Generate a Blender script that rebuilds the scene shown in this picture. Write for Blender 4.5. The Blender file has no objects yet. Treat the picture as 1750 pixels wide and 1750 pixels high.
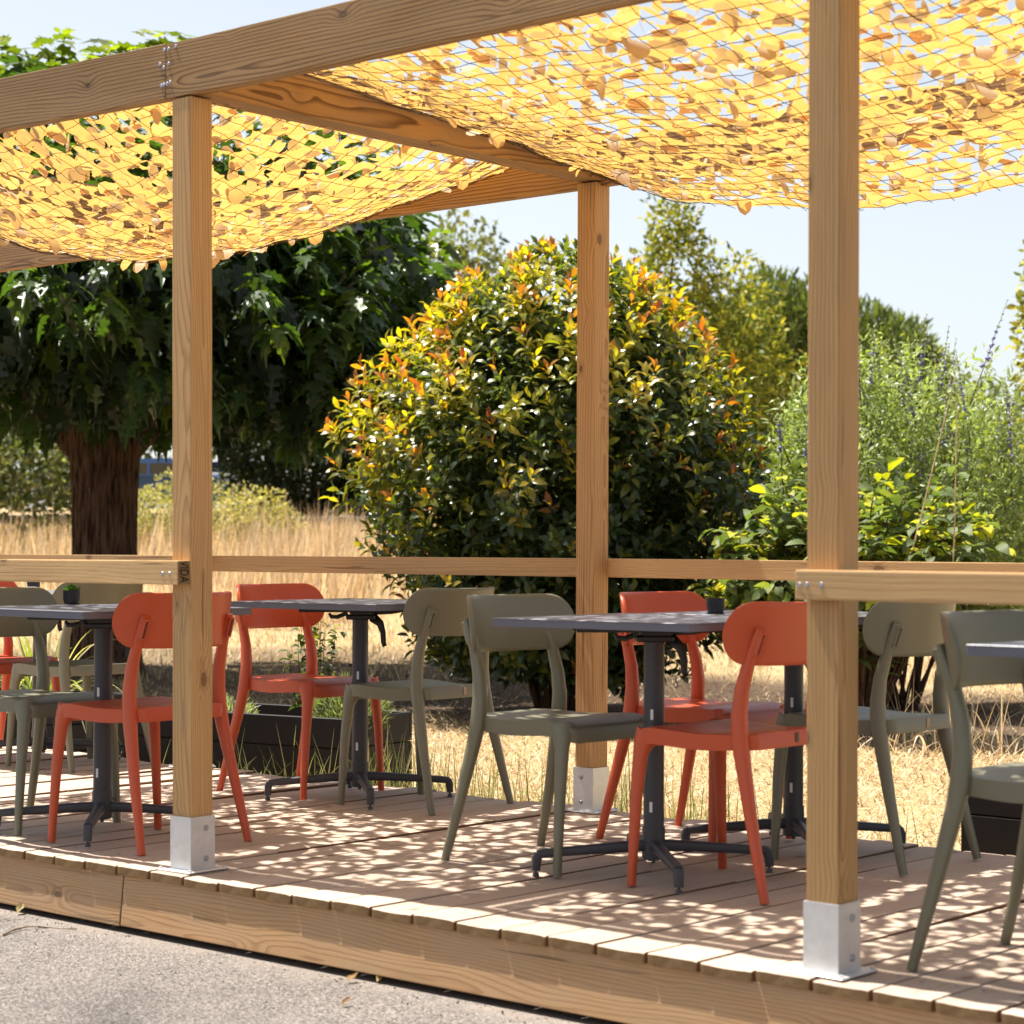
import bpy, bmesh, math, random
import numpy as np
from mathutils import Vector, Matrix, Euler
R = math.radians
random.seed(7)
rng = np.random.default_rng(11)
sc = bpy.context.scene
COL = sc.collection

# ------------------------------------------------------------------ camera, world, sun, exposure
CAM = Vector((4.7827, -4.0020, 0.9507))
cam_data = bpy.data.cameras.new('camera')
cam = bpy.data.objects.new('camera', cam_data); COL.objects.link(cam)
_r = Vector((0.75099602, 0.66029491, 0.00395183))
_u = Vector((0.00892876, -0.01613919, 0.99982989))
_f = Vector((-0.66024636, 0.75083298, 0.01801608))
cam.matrix_world = Matrix(((_r.x, _u.x, -_f.x, CAM.x), (_r.y, _u.y, -_f.y, CAM.y), (_r.z, _u.z, -_f.z, CAM.z), (0, 0, 0, 1)))
cam_data.sensor_width = 36.0
cam_data.lens = 3573.0 / 1750.0 * 36.0
cam_data.clip_end = 1500
cam_data.dof.use_dof = True
cam_data.dof.focus_distance = 8.2
cam_data.dof.aperture_fstop = 73.5 / 13.5
sc.camera = cam

SUN_DIR = Vector((-0.42, -0.040, 1.0)).normalized()      # towards the sun
SUN_EL = math.asin(SUN_DIR.z)
world = bpy.data.worlds.new('World'); sc.world = world; world.use_nodes = True
wn = world.node_tree; bg = wn.nodes['Background']
sky = wn.nodes.new('ShaderNodeTexSky'); sky.sky_type = 'NISHITA'; sky.sun_disc = False
sky.sun_elevation = SUN_EL
sky.sun_rotation = math.atan2(SUN_DIR.x, SUN_DIR.y)
sky.air_density = 1.0; sky.dust_density = 1.0; sky.ozone_density = 1.0
hs = wn.nodes.new('ShaderNodeHueSaturation'); hs.inputs['Saturation'].default_value = 0.42; hs.inputs['Value'].default_value = 0.60   # thin bright summer haze
wn.links.new(sky.outputs['Color'], hs.inputs['Color']); wn.links.new(hs.outputs['Color'], bg.inputs['Color'])
bg.inputs['Strength'].default_value = 0.125
sun_data = bpy.data.lights.new('sun', 'SUN'); sun_data.energy = 5.0; sun_data.angle = R(0.5)
sun_data.color = (1.0, 0.95, 0.87)
sun = bpy.data.objects.new('sun', sun_data); COL.objects.link(sun)
sun.location = (-6, 0, 14); sun.rotation_euler = (-SUN_DIR).to_track_quat('-Z', 'Y').to_euler()
vs = sc.view_settings
vs.view_transform = 'Standard'; vs.look = 'None'; vs.gamma = 1.0; vs.use_curve_mapping = False
vs.exposure = 1.22
cy = sc.cycles
cy.use_denoising = True
cy.max_bounces = 8; cy.diffuse_bounces = 4; cy.glossy_bounces = 3; cy.transmission_bounces = 4; cy.transparent_max_bounces = 4
cy.sample_clamp_indirect = 6.0; cy.caustics_reflective = False; cy.caustics_refractive = False

# ------------------------------------------------------------------ places: metres sideways / ahead of the viewpoint
_r2 = Vector((_r.x, _r.y, 0)).normalized(); _f2 = Vector((_f.x, _f.y, 0)).normalized()
def there(lat, depth, z=0.0):
    p = CAM + _r2 * lat + _f2 * depth
    return Vector((p.x, p.y, z))
def sstep(a, b, x):
    t = np.clip((x - a) / (b - a), 0, 1); return t * t * (3 - 2 * t)
GZ = -0.198
def ground_z(x, y):
    x = np.asarray(x, float); y = np.asarray(y, float)
    d = (x - CAM.x) * _f2.x + (y - CAM.y) * _f2.y
    z = GZ + 1.30 * sstep(25, 43, d) + 0.95 * sstep(43, 58, d)
    z = z + np.where(y > 2.2, 0.02 * np.sin(x * 1.7 + y * .6) * np.sin(y * 1.3) * sstep(2.2, 5, y), 0)
    return z

# ------------------------------------------------------------------ mesh helpers
def tag(o, label=None, cat=None, group=None, kind=None):
    if label: o['label'] = label
    if cat: o['category'] = cat
    if group: o['group'] = group
    if kind: o['kind'] = kind
    return o
def empty(name, loc=(0, 0, 0), rz=0.0, label=None, cat=None, group=None):
    o = bpy.data.objects.new(name, None); COL.objects.link(o)
    o.location = loc; o.rotation_euler = (0, 0, rz); o.empty_display_size = 0.1
    return tag(o, label, cat, group)
def link(name, mesh, parent=None, loc=None, rot=None, mat=None):
    o = bpy.data.objects.new(name, mesh); COL.objects.link(o)
    if parent is not None: o.parent = parent
    if loc is not None: o.location = loc
    if rot is not None: o.rotation_euler = rot
    if mat is not None and not mesh.materials: mesh.materials.append(mat)
    return o
def copy_tree(o, parent=None):
    c = o.copy(); COL.objects.link(c)
    if parent is not None: c.parent = parent
    for ch in o.children: copy_tree(ch, c)
    return c
def np_mesh(name, V, F, col=None, smooth=False, mat=None):
    """V (n,3), F (m,3) or (m,4) int; col (n,3) optional"""
    V = np.asarray(V, np.float32); F = np.asarray(F, np.int32)
    me = bpy.data.meshes.new(name)
    k = F.shape[1]
    me.vertices.add(len(V)); me.vertices.foreach_set('co', V.ravel())
    me.loops.add(F.size); me.loops.foreach_set('vertex_index', F.ravel())
    me.polygons.add(len(F))
    me.polygons.foreach_set('loop_start', np.arange(0, F.size, k, dtype=np.int32))
    me.polygons.foreach_set('loop_total', np.full(len(F), k, dtype=np.int32))
    if smooth: me.polygons.foreach_set('use_smooth', np.ones(len(F), dtype=bool))
    me.update(calc_edges=True)
    if col is not None:
        a = me.color_attributes.new('Col', 'FLOAT_COLOR', 'POINT')
        c4 = np.ones((len(V), 4), np.float32); c4[:, :3] = col
        a.data.foreach_set('color', c4.ravel())
    if mat: me.materials.append(mat)
    return me
class MB:
    """collects simple shapes into one mesh"""
    def __init__(s): s.bm = bmesh.new()
    def box(s, x0, x1, y0, y1, z0, z1, bev=0.0, M=None, seg=1):
        b = bmesh.new()
        v = bmesh.ops.create_cube(b, size=1.0)['verts']
        for q in v:
            q.co = Vector(((x0 + x1) / 2 + q.co.x * (x1 - x0), (y0 + y1) / 2 + q.co.y * (y1 - y0), (z0 + z1) / 2 + q.co.z * (z1 - z0)))
        if bev: bmesh.ops.bevel(b, geom=b.edges[:], offset=bev, segments=seg, affect='EDGES', profile=0.6)
        s._merge(b, M); return s
    def cyl(s, p0, p1, r0, r1=None, n=16, cap=True, bev=0.0):
        r1 = r0 if r1 is None else r1
        p0 = Vector(p0); p1 = Vector(p1); d = p1 - p0
        b = bmesh.new()
        bmesh.ops.create_cone(b, cap_ends=cap, segments=n, radius1=r0, radius2=r1, depth=d.length)
        if bev: bmesh.ops.bevel(b, geom=[e for e in b.edges if len(e.link_faces) == 2 and e.calc_face_angle(0) > 1.0], offset=bev, segments=2, affect='EDGES')
        M = Matrix.Translation((p0 + p1) / 2) @ d.to_track_quat('Z', 'Y').to_matrix().to_4x4()
        s._merge(b, M); return s
    def lathe(s, prof, n=24, M=None):
        b = bmesh.new(); rings = []
        for (r, z) in prof:
            rings.append([b.verts.new((r * math.cos(2 * math.pi * i / n), r * math.sin(2 * math.pi * i / n), z)) for i in range(n)])
        for a, c in zip(rings[:-1], rings[1:]):
            for i in range(n): b.faces.new((a[i], a[(i + 1) % n], c[(i + 1) % n], c[i]))
        b.faces.new(rings[0][::-1]); b.faces.new(rings[-1])
        s._merge(b, M); return s
    def sweep(s, pts, dims, n=14, p=2.6, up=(0, 1, 0), M=None):
        """superellipse section swept along pts; dims = (a across 'up x tangent', b along up) full widths"""
        b = bmesh.new(); rings = []
        P = [Vector(q) for q in pts]
        for i, q in enumerate(P):
            t = (P[min(i + 1, len(P) - 1)] - P[max(i - 1, 0)]).normalized()
            bi = Vector(up); bi = (bi - t * bi.dot(t)).normalized(); a = bi.cross(t).normalized()
            ring = []
            for k in range(n):
                th = 2 * math.pi * (k + .5) / n; c, sn = math.cos(th), math.sin(th)
                ring.append(b.verts.new(q + a * (math.copysign(abs(c) ** (2 / p), c) * dims[i][0] / 2) + bi * (math.copysign(abs(sn) ** (2 / p), sn) * dims[i][1] / 2)))
            rings.append(ring)
        for a_, c_ in zip(rings[:-1], rings[1:]):
            for k in range(n): b.faces.new((a_[k], a_[(k + 1) % n], c_[(k + 1) % n], c_[k]))
        b.faces.new(rings[0][::-1]); b.faces.new(rings[-1])
        bmesh.ops.recalc_face_normals(b, faces=b.faces[:])
        s._merge(b, M); return s
    def _merge(s, b, M=None):
        if M is not None: bmesh.ops.transform(b, matrix=M, verts=b.verts[:])
        t = bpy.data.meshes.new('t'); b.to_mesh(t); b.free(); s.bm.from_mesh(t); bpy.data.meshes.remove(t)
    def mesh(s, name, mat=None, smooth=False, angle=None):
        me = bpy.data.meshes.new(name)
        if smooth:
            for f in s.bm.faces: f.smooth = True
            if angle is not None:
                for e in s.bm.edges:
                    if len(e.link_faces) == 2 and e.calc_face_angle(0) > angle: e.smooth = False
        s.bm.to_mesh(me); s.bm.free()
        if mat: me.materials.append(mat)
        return me
    def build(s, name, mat=None, parent=None, smooth=False, angle=None, loc=None, rot=None):
        return link(name, s.mesh(name, mat, smooth, angle), parent, loc, rot)

# ------------------------------------------------------------------ materials
def new_mat(name):
    m = bpy.data.materials.new(name); m.use_nodes = True
    nt = m.node_tree; b = nt.nodes['Principled BSDF']
    return m, nt, b
def nd(nt, t, **kw):
    n = nt.nodes.new(t)
    for k, v in kw.items():
        if k in ('operation', 'blend_type', 'data_type', 'feature', 'noise_dimensions', 'voronoi_dimensions', 'attribute_name', 'attribute_type', 'interpolation', 'distance'): setattr(n, k, v)
        else: n.inputs[k].default_value = v
    return n
def lk(nt, a, b): nt.links.new(a, b)
def mth(nt, op, a, b=None, c=None):
    n = nt.nodes.new('ShaderNodeMath'); n.operation = op
    for i, v in enumerate((a, b, c)):
        if v is None: continue
        if isinstance(v, (int, float)): n.inputs[i].default_value = v
        else: nt.links.new(v, n.inputs[i])
    return n.outputs[0]
def mix(nt, fac, a, b, bt='MIX'):
    n = nt.nodes.new('ShaderNodeMix'); n.data_type = 'RGBA'; n.blend_type = bt
    for i, v in ((0, fac), (6, a), (7, b)):
        if isinstance(v, (int, float)): n.inputs[i].default_value = v
        elif isinstance(v, tuple): n.inputs[i].default_value = (*v, 1)
        else: nt.links.new(v, n.inputs[i])
    return n.outputs[2]
def ramp(nt, fac, stops):
    n = nt.nodes.new('ShaderNodeValToRGB'); e = n.color_ramp.elements
    while len(e) < len(stops): e.new(0.5)
    for q, (p, c) in zip(e, stops):
        q.position = p; q.color = (*c, 1) if isinstance(c, tuple) else (c, c, c, 1)
    nt.links.new(fac, n.inputs[0]); return n.outputs[0]
def vmath(nt, op, a, b):
    n = nt.nodes.new('ShaderNodeVectorMath'); n.operation = op
    for i, v in enumerate((a, b)):
        if isinstance(v, tuple): n.inputs[i].default_value = v
        else: nt.links.new(v, n.inputs[i])
    return n.outputs[0]

def wood_mat(name, light, dark, knot, rings=130.0, rough=0.6, pith=(0.03, 0.07), contrast=0.75, weather=None, fibre=0.25, knots=True, bump=0.25, grey=0.0):
    m, nt, b = new_mat(name)
    tc = nt.nodes.new('ShaderNodeTexCoord'); oi = nt.nodes.new('ShaderNodeObjectInfo')
    rnd = oi.outputs['Random']
    off = nt.nodes.new('ShaderNodeCombineXYZ')
    lk(nt, mth(nt, 'MULTIPLY', rnd, 57.0), off.inputs[0])
    P = vmath(nt, 'ADD', tc.outputs['Object'], off.outputs[0])
    sx = nt.nodes.new('ShaderNodeSeparateXYZ'); lk(nt, P, sx.inputs[0])
    X, Y, Z = sx.outputs
    low = nd(nt, 'ShaderNodeTexNoise', Scale=1.0, Detail=2.0, Roughness=0.5)
    lk(nt, vmath(nt, 'MULTIPLY', P, (0.9, 5.0, 5.0)), low.inputs['Vector'])
    mid = nd(nt, 'ShaderNodeTexNoise', Scale=1.0, Detail=2.0, Roughness=0.5)
    lk(nt, vmath(nt, 'MULTIPLY', P, (4.0, 30.0, 30.0)), mid.inputs['Vector'])
    lowv = mth(nt, 'MULTIPLY', mth(nt, 'SUBTRACT', low.outputs[0], 0.5), 0.11)
    midv = mth(nt, 'MULTIPLY', mth(nt, 'SUBTRACT', mid.outputs[0], 0.5), 0.006)
    r1 = mth(nt, 'FRACT', mth(nt, 'MULTIPLY', rnd, 91.7)); r2 = mth(nt, 'FRACT', mth(nt, 'MULTIPLY', rnd, 233.3))
    cy_ = mth(nt, 'MULTIPLY', mth(nt, 'SUBTRACT', r1, 0.5), pith[1]); cz_ = mth(nt, 'ADD', mth(nt, 'MULTIPLY', r2, 0.03), pith[0])
    r3 = mth(nt, 'FRACT', mth(nt, 'MULTIPLY', rnd, 517.1)); lx = nt.nodes.new('ShaderNodeSeparateXYZ'); lk(nt, tc.outputs['Object'], lx.inputs[0])
    tl = mth(nt, 'MULTIPLY', lx.outputs[0], mth(nt, 'MULTIPLY', mth(nt, 'SUBTRACT', r3, 0.5), 0.030))
    yy = mth(nt, 'ADD', mth(nt, 'ADD', Y, cy_), mth(nt, 'ADD', lowv, mth(nt, 'MULTIPLY', tl, 0.6)))
    zz = mth(nt, 'ADD', mth(nt, 'ADD', mth(nt, 'ADD', Z, cz_), mth(nt, 'MULTIPLY', lowv, 0.7)), tl)
    rad = mth(nt, 'SQRT', mth(nt, 'ADD', mth(nt, 'MULTIPLY', yy, yy), mth(nt, 'MULTIPLY', zz, zz)))
    rad = mth(nt, 'ADD', rad, midv)
    if knots:
        vo = nd(nt, 'ShaderNodeTexVoronoi', Scale=1.0, Randomness=1.0)
        lk(nt, vmath(nt, 'MULTIPLY', P, (4.0, 7.0, 7.0)), vo.inputs['Vector'])
        kd = vo.outputs['Distance']
        bulge = mth(nt, 'POWER', mth(nt, 'MAXIMUM', mth(nt, 'SUBTRACT', 1.0, mth(nt, 'MULTIPLY', kd, 2.6)), 0.0), 2.0)
        rad = mth(nt, 'ADD', rad, mth(nt, 'MULTIPLY', bulge, 0.03))
    fr = mth(nt, 'FRACT', mth(nt, 'MULTIPLY', rad, rings))
    ring = ramp(nt, fr, [(0.0, 0.02), (0.50, 0.14), (0.80, 0.85), (0.92, 1.0), (1.0, 0.02)])
    fib = nd(nt, 'ShaderNodeTexNoise', Scale=1.0, Detail=3.0, Roughness=0.65)
    lk(nt, vmath(nt, 'MULTIPLY', P, (9.0, 420.0, 420.0)), fib.inputs['Vector'])
    fac = mth(nt, 'MULTIPLY', ring, contrast)
    col = mix(nt, fac, light, dark)
    # boards differ from one another
    var = mth(nt, 'ADD', mth(nt, 'MULTIPLY', mth(nt, 'FRACT', mth(nt, 'MULTIPLY', rnd, 17.3)), 0.30), 0.85)
    big = nd(nt, 'ShaderNodeTexNoise', Scale=1.0, Detail=3.0)
    lk(nt, vmath(nt, 'MULTIPLY', P, (1.3, 9.0, 9.0)), big.inputs['Vector'])
    var = mth(nt, 'MULTIPLY', var, mth(nt, 'ADD', mth(nt, 'MULTIPLY', big.outputs[0], 0.5), 0.75))
    var = mth(nt, 'MULTIPLY', var, mth(nt, 'ADD', mth(nt, 'MULTIPLY', fib.outputs[0], 2 * fibre), 1 - fibre))
    vc = nt.nodes.new('ShaderNodeCombineColor')
    for i in range(3): lk(nt, var, vc.inputs[i])
    col = mix(nt, 1.0, col, vc.outputs[0], 'MULTIPLY')
    if knots:
        kcol = ramp(nt, kd, [(0.0, 1.0), (0.055, 0.75), (0.075, 1.0), (0.088, 0.30), (0.17, 0.0)])
        col = mix(nt, mth(nt, 'MULTIPLY', kcol, 0.9), col, knot)
    ck = nd(nt, 'ShaderNodeTexNoise', Scale=1.0, Detail=2.0, Roughness=0.5)
    lk(nt, vmath(nt, 'MULTIPLY', P, (1.6, 75.0, 75.0)), ck.inputs['Vector'])
    cf = ramp(nt, ck.outputs[0], [(0.685, 0.0), (0.715, 0.75)])
    col = mix(nt, cf, col, knot)
    if weather is not None:
        wz = nd(nt, 'ShaderNodeTexNoise', Scale=1.0, Detail=5.0, Roughness=0.6)
        lk(nt, vmath(nt, 'MULTIPLY', P, (3.0, 14.0, 14.0)), wz.inputs['Vector'])
        wf = ramp(nt, wz.outputs[0], [(0.35, 0.0), (0.75, 1.0)])
        col = mix(nt, mth(nt, 'MULTIPLY', wf, grey), col, weather)
    lk(nt, col, b.inputs['Base Color'])
    b.inputs['Roughness'].default_value = rough
    b.inputs['Specular IOR Level'].default_value = 0.3
    bp = nt.nodes.new('ShaderNodeBump'); bp.inputs['Strength'].default_value = bump; bp.inputs['Distance'].default_value = 0.002
    lk(nt, mth(nt, 'SUBTRACT', mth(nt, 'MULTIPLY', fib.outputs[0], 0.6), mth(nt, 'MULTIPLY', ring, 0.5)), bp.inputs['Height'])
    lk(nt, bp.outputs[0], b.inputs['Normal'])
    return m
M = {}
M['post'] = wood_mat('post_wood', (0.55, 0.33, 0.14), (0.30, 0.145, 0.05), (0.13, 0.06, 0.025), rings=105, contrast=0.65)
M['rail'] = wood_mat('rail_wood', (0.60, 0.385, 0.18), (0.42, 0.22, 0.085), (0.16, 0.075, 0.03), rings=120, contrast=0.5)
M['beam'] = wood_mat('beam_wood', (0.43, 0.245, 0.095), (0.13, 0.055, 0.018), (0.045, 0.022, 0.010), rings=95, contrast=1.0, weather=(0.38, 0.25, 0.14), grey=0.35, fibre=0.3)
M['deck'] = wood_mat('deck_wood', (0.47, 0.350, 0.260), (0.29, 0.20, 0.14), (0.14, 0.075, 0.045), rings=140, contrast=0.45, weather=(0.44, 0.37, 0.31), grey=0.75, rough=0.7, fibre=0.3)
M['fascia'] = wood_mat('fascia_wood', (0.50, 0.30, 0.145), (0.29, 0.145, 0.06), (0.09, 0.05, 0.025), rings=110, contrast=0.7, weather=(0.42, 0.30, 0.20), grey=0.5)

m, nt, b = new_mat('end_grain')
tc = nt.nodes.new('ShaderNodeTexCoord')
n1 = nd(nt, 'ShaderNodeTexNoise', Scale=260.0, Detail=3.0, Roughness=0.7); lk(nt, tc.outputs['Object'], n1.inputs['Vector'])
n2 = nd(nt, 'ShaderNodeTexNoise', Scale=25.0, Detail=2.0); lk(nt, tc.outputs['Object'], n2.inputs['Vector'])
c = ramp(nt, n1.outputs[0], [(0.3, (0.11, 0.058, 0.022)), (0.55, (0.27, 0.165, 0.075)), (0.75, (0.42, 0.29, 0.15))])
c = mix(nt, 0.5, c, ramp(nt, n2.outputs[0], [(0.3, (0.16, 0.09, 0.04)), (0.7, (0.36, 0.24, 0.125))]))
lk(nt, c, b.inputs['Base Color']); b.inputs['Roughness'].default_value = 0.8; b.inputs['Specular IOR Level'].default_value = 0.15
M['end'] = m
m, nt, b = new_mat('plank_side'); b.inputs['Base Color'].default_value = (0.17, 0.085, 0.036, 1); b.inputs['Roughness'].default_value = 0.85  # shade of the deep gaps put into the board-side colour
M['side'] = m

def plastic(name, col, rough=0.38, spec=0.45):
    m, nt, b = new_mat(name)
    tc = nt.nodes.new('ShaderNodeTexCoord')
    n = nd(nt, 'ShaderNodeTexNoise', Scale=14.0, Detail=4.0); lk(nt, tc.outputs['Object'], n.inputs['Vector'])
    c = mix(nt, mth(nt, 'MULTIPLY', n.outputs[0], 0.22), col, tuple(min(1, q * 1.25 + 0.02) for q in col))
    lk(nt, c, b.inputs['Base Color'])
    lk(nt, mth(nt, 'ADD', mth(nt, 'MULTIPLY', n.outputs[0], 0.18), rough - 0.08), b.inputs['Roughness'])
    b.inputs['Specular IOR Level'].default_value = spec
    f = nd(nt, 'ShaderNodeTexNoise', Scale=900.0, Detail=1.0); lk(nt, tc.outputs['Object'], f.inputs['Vector'])
    bp = nt.nodes.new('ShaderNodeBump'); bp.inputs['Strength'].default_value = 0.08; bp.inputs['Distance'].default_value = 0.001
    lk(nt, f.outputs[0], bp.inputs['Height']); lk(nt, bp.outputs[0], b.inputs['Normal'])
    return m
M['orange'] = plastic('orange_plastic', (0.50, 0.074, 0.020), 0.36, 0.5)
M['olive'] = plastic('olive_plastic', (0.142, 0.134, 0.080), 0.42, 0.8)
M['iron'] = plastic('anthracite_metal', (0.042, 0.042, 0.050), 0.42, 0.5)
M['blackpart'] = plastic('black_fitting', (0.012, 0.012, 0.014), 0.4, 0.5)
M['top'] = plastic('table_laminate', (0.16, 0.165, 0.20), 0.34, 0.55)
M['edge'] = plastic('table_edge', (0.125, 0.125, 0.155), 0.5, 0.4)
M['sticker'] = plastic('white_sticker', (0.75, 0.75, 0.78), 0.4)
M['grey'] = plastic('weathered_grey', (0.16, 0.15, 0.15), 0.7, 0.2)
M['ins_orange'] = plastic('slot_insert_red', (0.13, 0.022, 0.010), 0.5)  # shade inside the open slots, put in as a dark plate colour
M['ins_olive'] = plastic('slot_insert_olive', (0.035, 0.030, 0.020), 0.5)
M['tag_dark'] = plastic('dark_tag', (0.05, 0.04, 0.03), 0.4)
M['tag_copper'] = plastic('copper_tag', (0.40, 0.24, 0.15), 0.4)
M['ink'] = plastic('black_ink', (0.02, 0.013, 0.01), 0.8, 0.1)
M['pot'] = plastic('black_pot', (0.018, 0.018, 0.024), 0.4, 0.4)
M['planter'] = plastic('black_stained_board', (0.016, 0.014, 0.016), 0.6, 0.25)
M['soil'] = plastic('potting_soil', (0.06, 0.04, 0.025), 0.95, 0.05)

m, nt, b = new_mat('galvanised_steel')
tc = nt.nodes.new('ShaderNodeTexCoord')
n1 = nd(nt, 'ShaderNodeTexNoise', Scale=22.0, Detail=5.0, Roughness=0.65); lk(nt, tc.outputs['Object'], n1.inputs['Vector'])
n2 = nd(nt, 'ShaderNodeTexVoronoi', Scale=60.0); lk(nt, tc.outputs['Object'], n2.inputs['Vector'])
c = mix(nt, n1.outputs[0], (0.60, 0.60, 0.62), (0.80, 0.79, 0.78)); bw = nt.nodes.new('ShaderNodeRGBToBW'); lk(nt, n2.outputs['Color'], bw.inputs[0]); c = mix(nt, 0.10, c, bw.outputs[0], 'OVERLAY')
lk(nt, c, b.inputs['Base Color']); b.inputs['Metallic'].default_value = 0.75
lk(nt, mth(nt, 'ADD', mth(nt, 'MULTIPLY', n1.outputs[0], 0.35), 0.3), b.inputs['Roughness'])
M['steel'] = m
m, nt, b = new_mat('screw_steel'); b.inputs['Base Color'].default_value = (0.40, 0.40, 0.44, 1); b.inputs['Metallic'].default_value = 0.8; b.inputs['Roughness'].default_value = 0.4
M['screw'] = m

def leaf_mat(name, trans=0.5, rough=0.35, spec=0.5, tint=(1.6, 1.7, 0.5), back=1.0):
    m, nt, b = new_mat(name)
    at = nd(nt, 'ShaderNodeAttribute', attribute_name='Col')
    tc = nt.nodes.new('ShaderNodeTexCoord')
    n = nd(nt, 'ShaderNodeTexNoise', Scale=30.0, Detail=2.0); lk(nt, tc.outputs['Object'], n.inputs['Vector'])
    v = nt.nodes.new('ShaderNodeCombineColor')
    vv = mth(nt, 'ADD', mth(nt, 'MULTIPLY', n.outputs[0], 0.6), 0.7)
    for i in range(3): lk(nt, vv, v.inputs[i])
    c = mix(nt, 1.0, at.outputs['Color'], v.outputs[0], 'MULTIPLY')
    lk(nt, c, b.inputs['Base Color']); b.inputs['Roughness'].default_value = rough; b.inputs['Specular IOR Level'].default_value = spec
    tr = nt.nodes.new('ShaderNodeBsdfTranslucent')
    lk(nt, mix(nt, 1.0, c, tint, 'MULTIPLY'), tr.inputs['Color'])
    mx = nt.nodes.new('ShaderNodeMixShader'); mx.inputs[0].default_value = trans
    lk(nt, b.outputs[0], mx.inputs[1]); lk(nt, tr.outputs[0], mx.inputs[2])
    lk(nt, mx.outputs[0], nt.nodes['Material Output'].inputs['Surface'])
    return m
M['leaf'] = leaf_mat('glossy_leaf', 0.45, 0.30, 0.6, (1.9, 1.7, 0.35))
M['tree_leaf'] = leaf_mat('tree_leaf', 0.35, 0.35, 0.5, (1.6, 1.9, 0.35))
M['soft_leaf'] = leaf_mat('soft_leaf', 0.40, 0.55, 0.3, (1.4, 1.5, 0.5))
M['grey_leaf'] = leaf_mat('grey_leaf', 0.38, 0.45, 0.45, (1.3, 1.4, .65))
M['straw'] = leaf_mat('dry_grass', 0.35, 0.6, 0.2, (1.15, 1.0, 0.75))
for key, fac_ in (('net', .55), ('flap', .58)):
    m, nt, b = new_mat('net_fabric' if key == 'net' else 'net_flap_fabric')
    tc = nt.nodes.new('ShaderNodeTexCoord'); n = nd(nt, 'ShaderNodeTexNoise', Scale=40.0, Detail=3.0); lk(nt, tc.outputs['Object'], n.inputs['Vector'])
    lk(nt, mix(nt, n.outputs[0], (0.78, 0.62, 0.42), (0.90, 0.75, 0.54)), b.inputs['Base Color']); b.inputs['Roughness'].default_value = 0.6; b.inputs['Specular IOR Level'].default_value = 0.25
    tr = nt.nodes.new('ShaderNodeBsdfTranslucent'); lk(nt, mix(nt, n.outputs[0], (0.58, 0.31, 0.055), (0.70, 0.39, 0.08)) if key == 'net' else mix(nt, n.outputs[0], (0.58, 0.33, 0.07), (0.70, 0.42, 0.11)), tr.inputs['Color'])
    mx = nt.nodes.new('ShaderNodeMixShader'); mx.inputs[0].default_value = fac_
    lk(nt, b.outputs[0], mx.inputs[1]); lk(nt, tr.outputs[0], mx.inputs[2]); lk(nt, mx.outputs[0], nt.nodes['Material Output'].inputs['Surface'])
    M[key] = m
M['cord'] = plastic('net_cord', (0.07, 0.04, 0.018), 0.8, 0.1)

def bark_mat(name, c1, c2):
    m, nt, b = new_mat(name)
    tc = nt.nodes.new('ShaderNodeTexCoord')
    n = nd(nt, 'ShaderNodeTexNoise', Scale=1.0, Detail=6.0, Roughness=0.65); lk(nt, vmath(nt, 'MULTIPLY', tc.outputs['Object'], (34, 34, 3.4)), n.inputs['Vector'])
    lk(nt, ramp(nt, n.outputs[0], [(0.38, c2), (0.60, c1)]), b.inputs['Base Color']); b.inputs['Roughness'].default_value = 0.9; b.inputs['Specular IOR Level'].default_value = 0.1
    bp = nt.nodes.new('ShaderNodeBump'); bp.inputs['Strength'].default_value = 0.8; bp.inputs['Distance'].default_value = 0.03
    lk(nt, n.outputs[0], bp.inputs['Height']); lk(nt, bp.outputs[0], b.inputs['Normal'])
    return m
M['bark'] = bark_mat('reddish_bark', (0.185, 0.108, 0.072), (0.030, 0.018, 0.012))
M['stalk'] = bark_mat('dry_stalk', (0.62, 0.48, 0.28), (0.42, 0.30, 0.16))
M['twig'] = bark_mat('twig_bark', (0.12, 0.07, 0.045), (0.05, 0.03, 0.02))

m, nt, b = new_mat('asphalt')
tc = nt.nodes.new('ShaderNodeTexCoord'); P = tc.outputs['Object']
v1 = nd(nt, 'ShaderNodeTexVoronoi', Scale=230.0, Randomness=1.0); lk(nt, P, v1.inputs['Vector'])
v2 = nd(nt, 'ShaderNodeTexNoise', Scale=260.0, Detail=2.0); lk(nt, P, v2.inputs['Vector'])
n1 = nd(nt, 'ShaderNodeTexNoise', Scale=1.1, Detail=5.0, Roughness=0.6); lk(nt, P, n1.inputs['Vector'])
n2 = nd(nt, 'ShaderNodeTexNoise', Scale=7.0, Detail=4.0); lk(nt, P, n2.inputs['Vector'])
sep = nt.nodes.new('ShaderNodeSeparateColor'); lk(nt, v1.outputs['Color'], sep.inputs[0])
grain = mth(nt, 'ADD', mth(nt, 'MULTIPLY', sep.outputs[0], 0.6), mth(nt, 'MULTIPLY', v2.outputs[0], 0.6))
c = ramp(nt, grain, [(0.25, (0.030, 0.025, 0.022)), (0.45, (0.088, 0.077, 0.070)), (0.65, (0.145, 0.129, 0.118)), (0.95, (0.33, 0.30, 0.275))])
stain = ramp(nt, n1.outputs[0], [(0.36, 0.60), (0.46, 0.95), (0.55, 1.05), (0.72, 1.2)])
c = mix(nt, 1.0, c, stain, 'MULTIPLY')
sandn = mth(nt, 'ADD', n2.outputs[0], 0.0)
sy = nt.nodes.new('ShaderNodeSeparateXYZ'); lk(nt, P, sy.inputs[0])
edge = mth(nt, 'ADD', sy.outputs[1], mth(nt, 'MULTIPLY', mth(nt, 'SUBTRACT', n2.outputs[0], 0.5), 0.35))
sf = ramp(nt, mth(nt, 'ADD', edge, 0.5), [(0.30, 0.0), (0.44, 0.62)])
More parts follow.
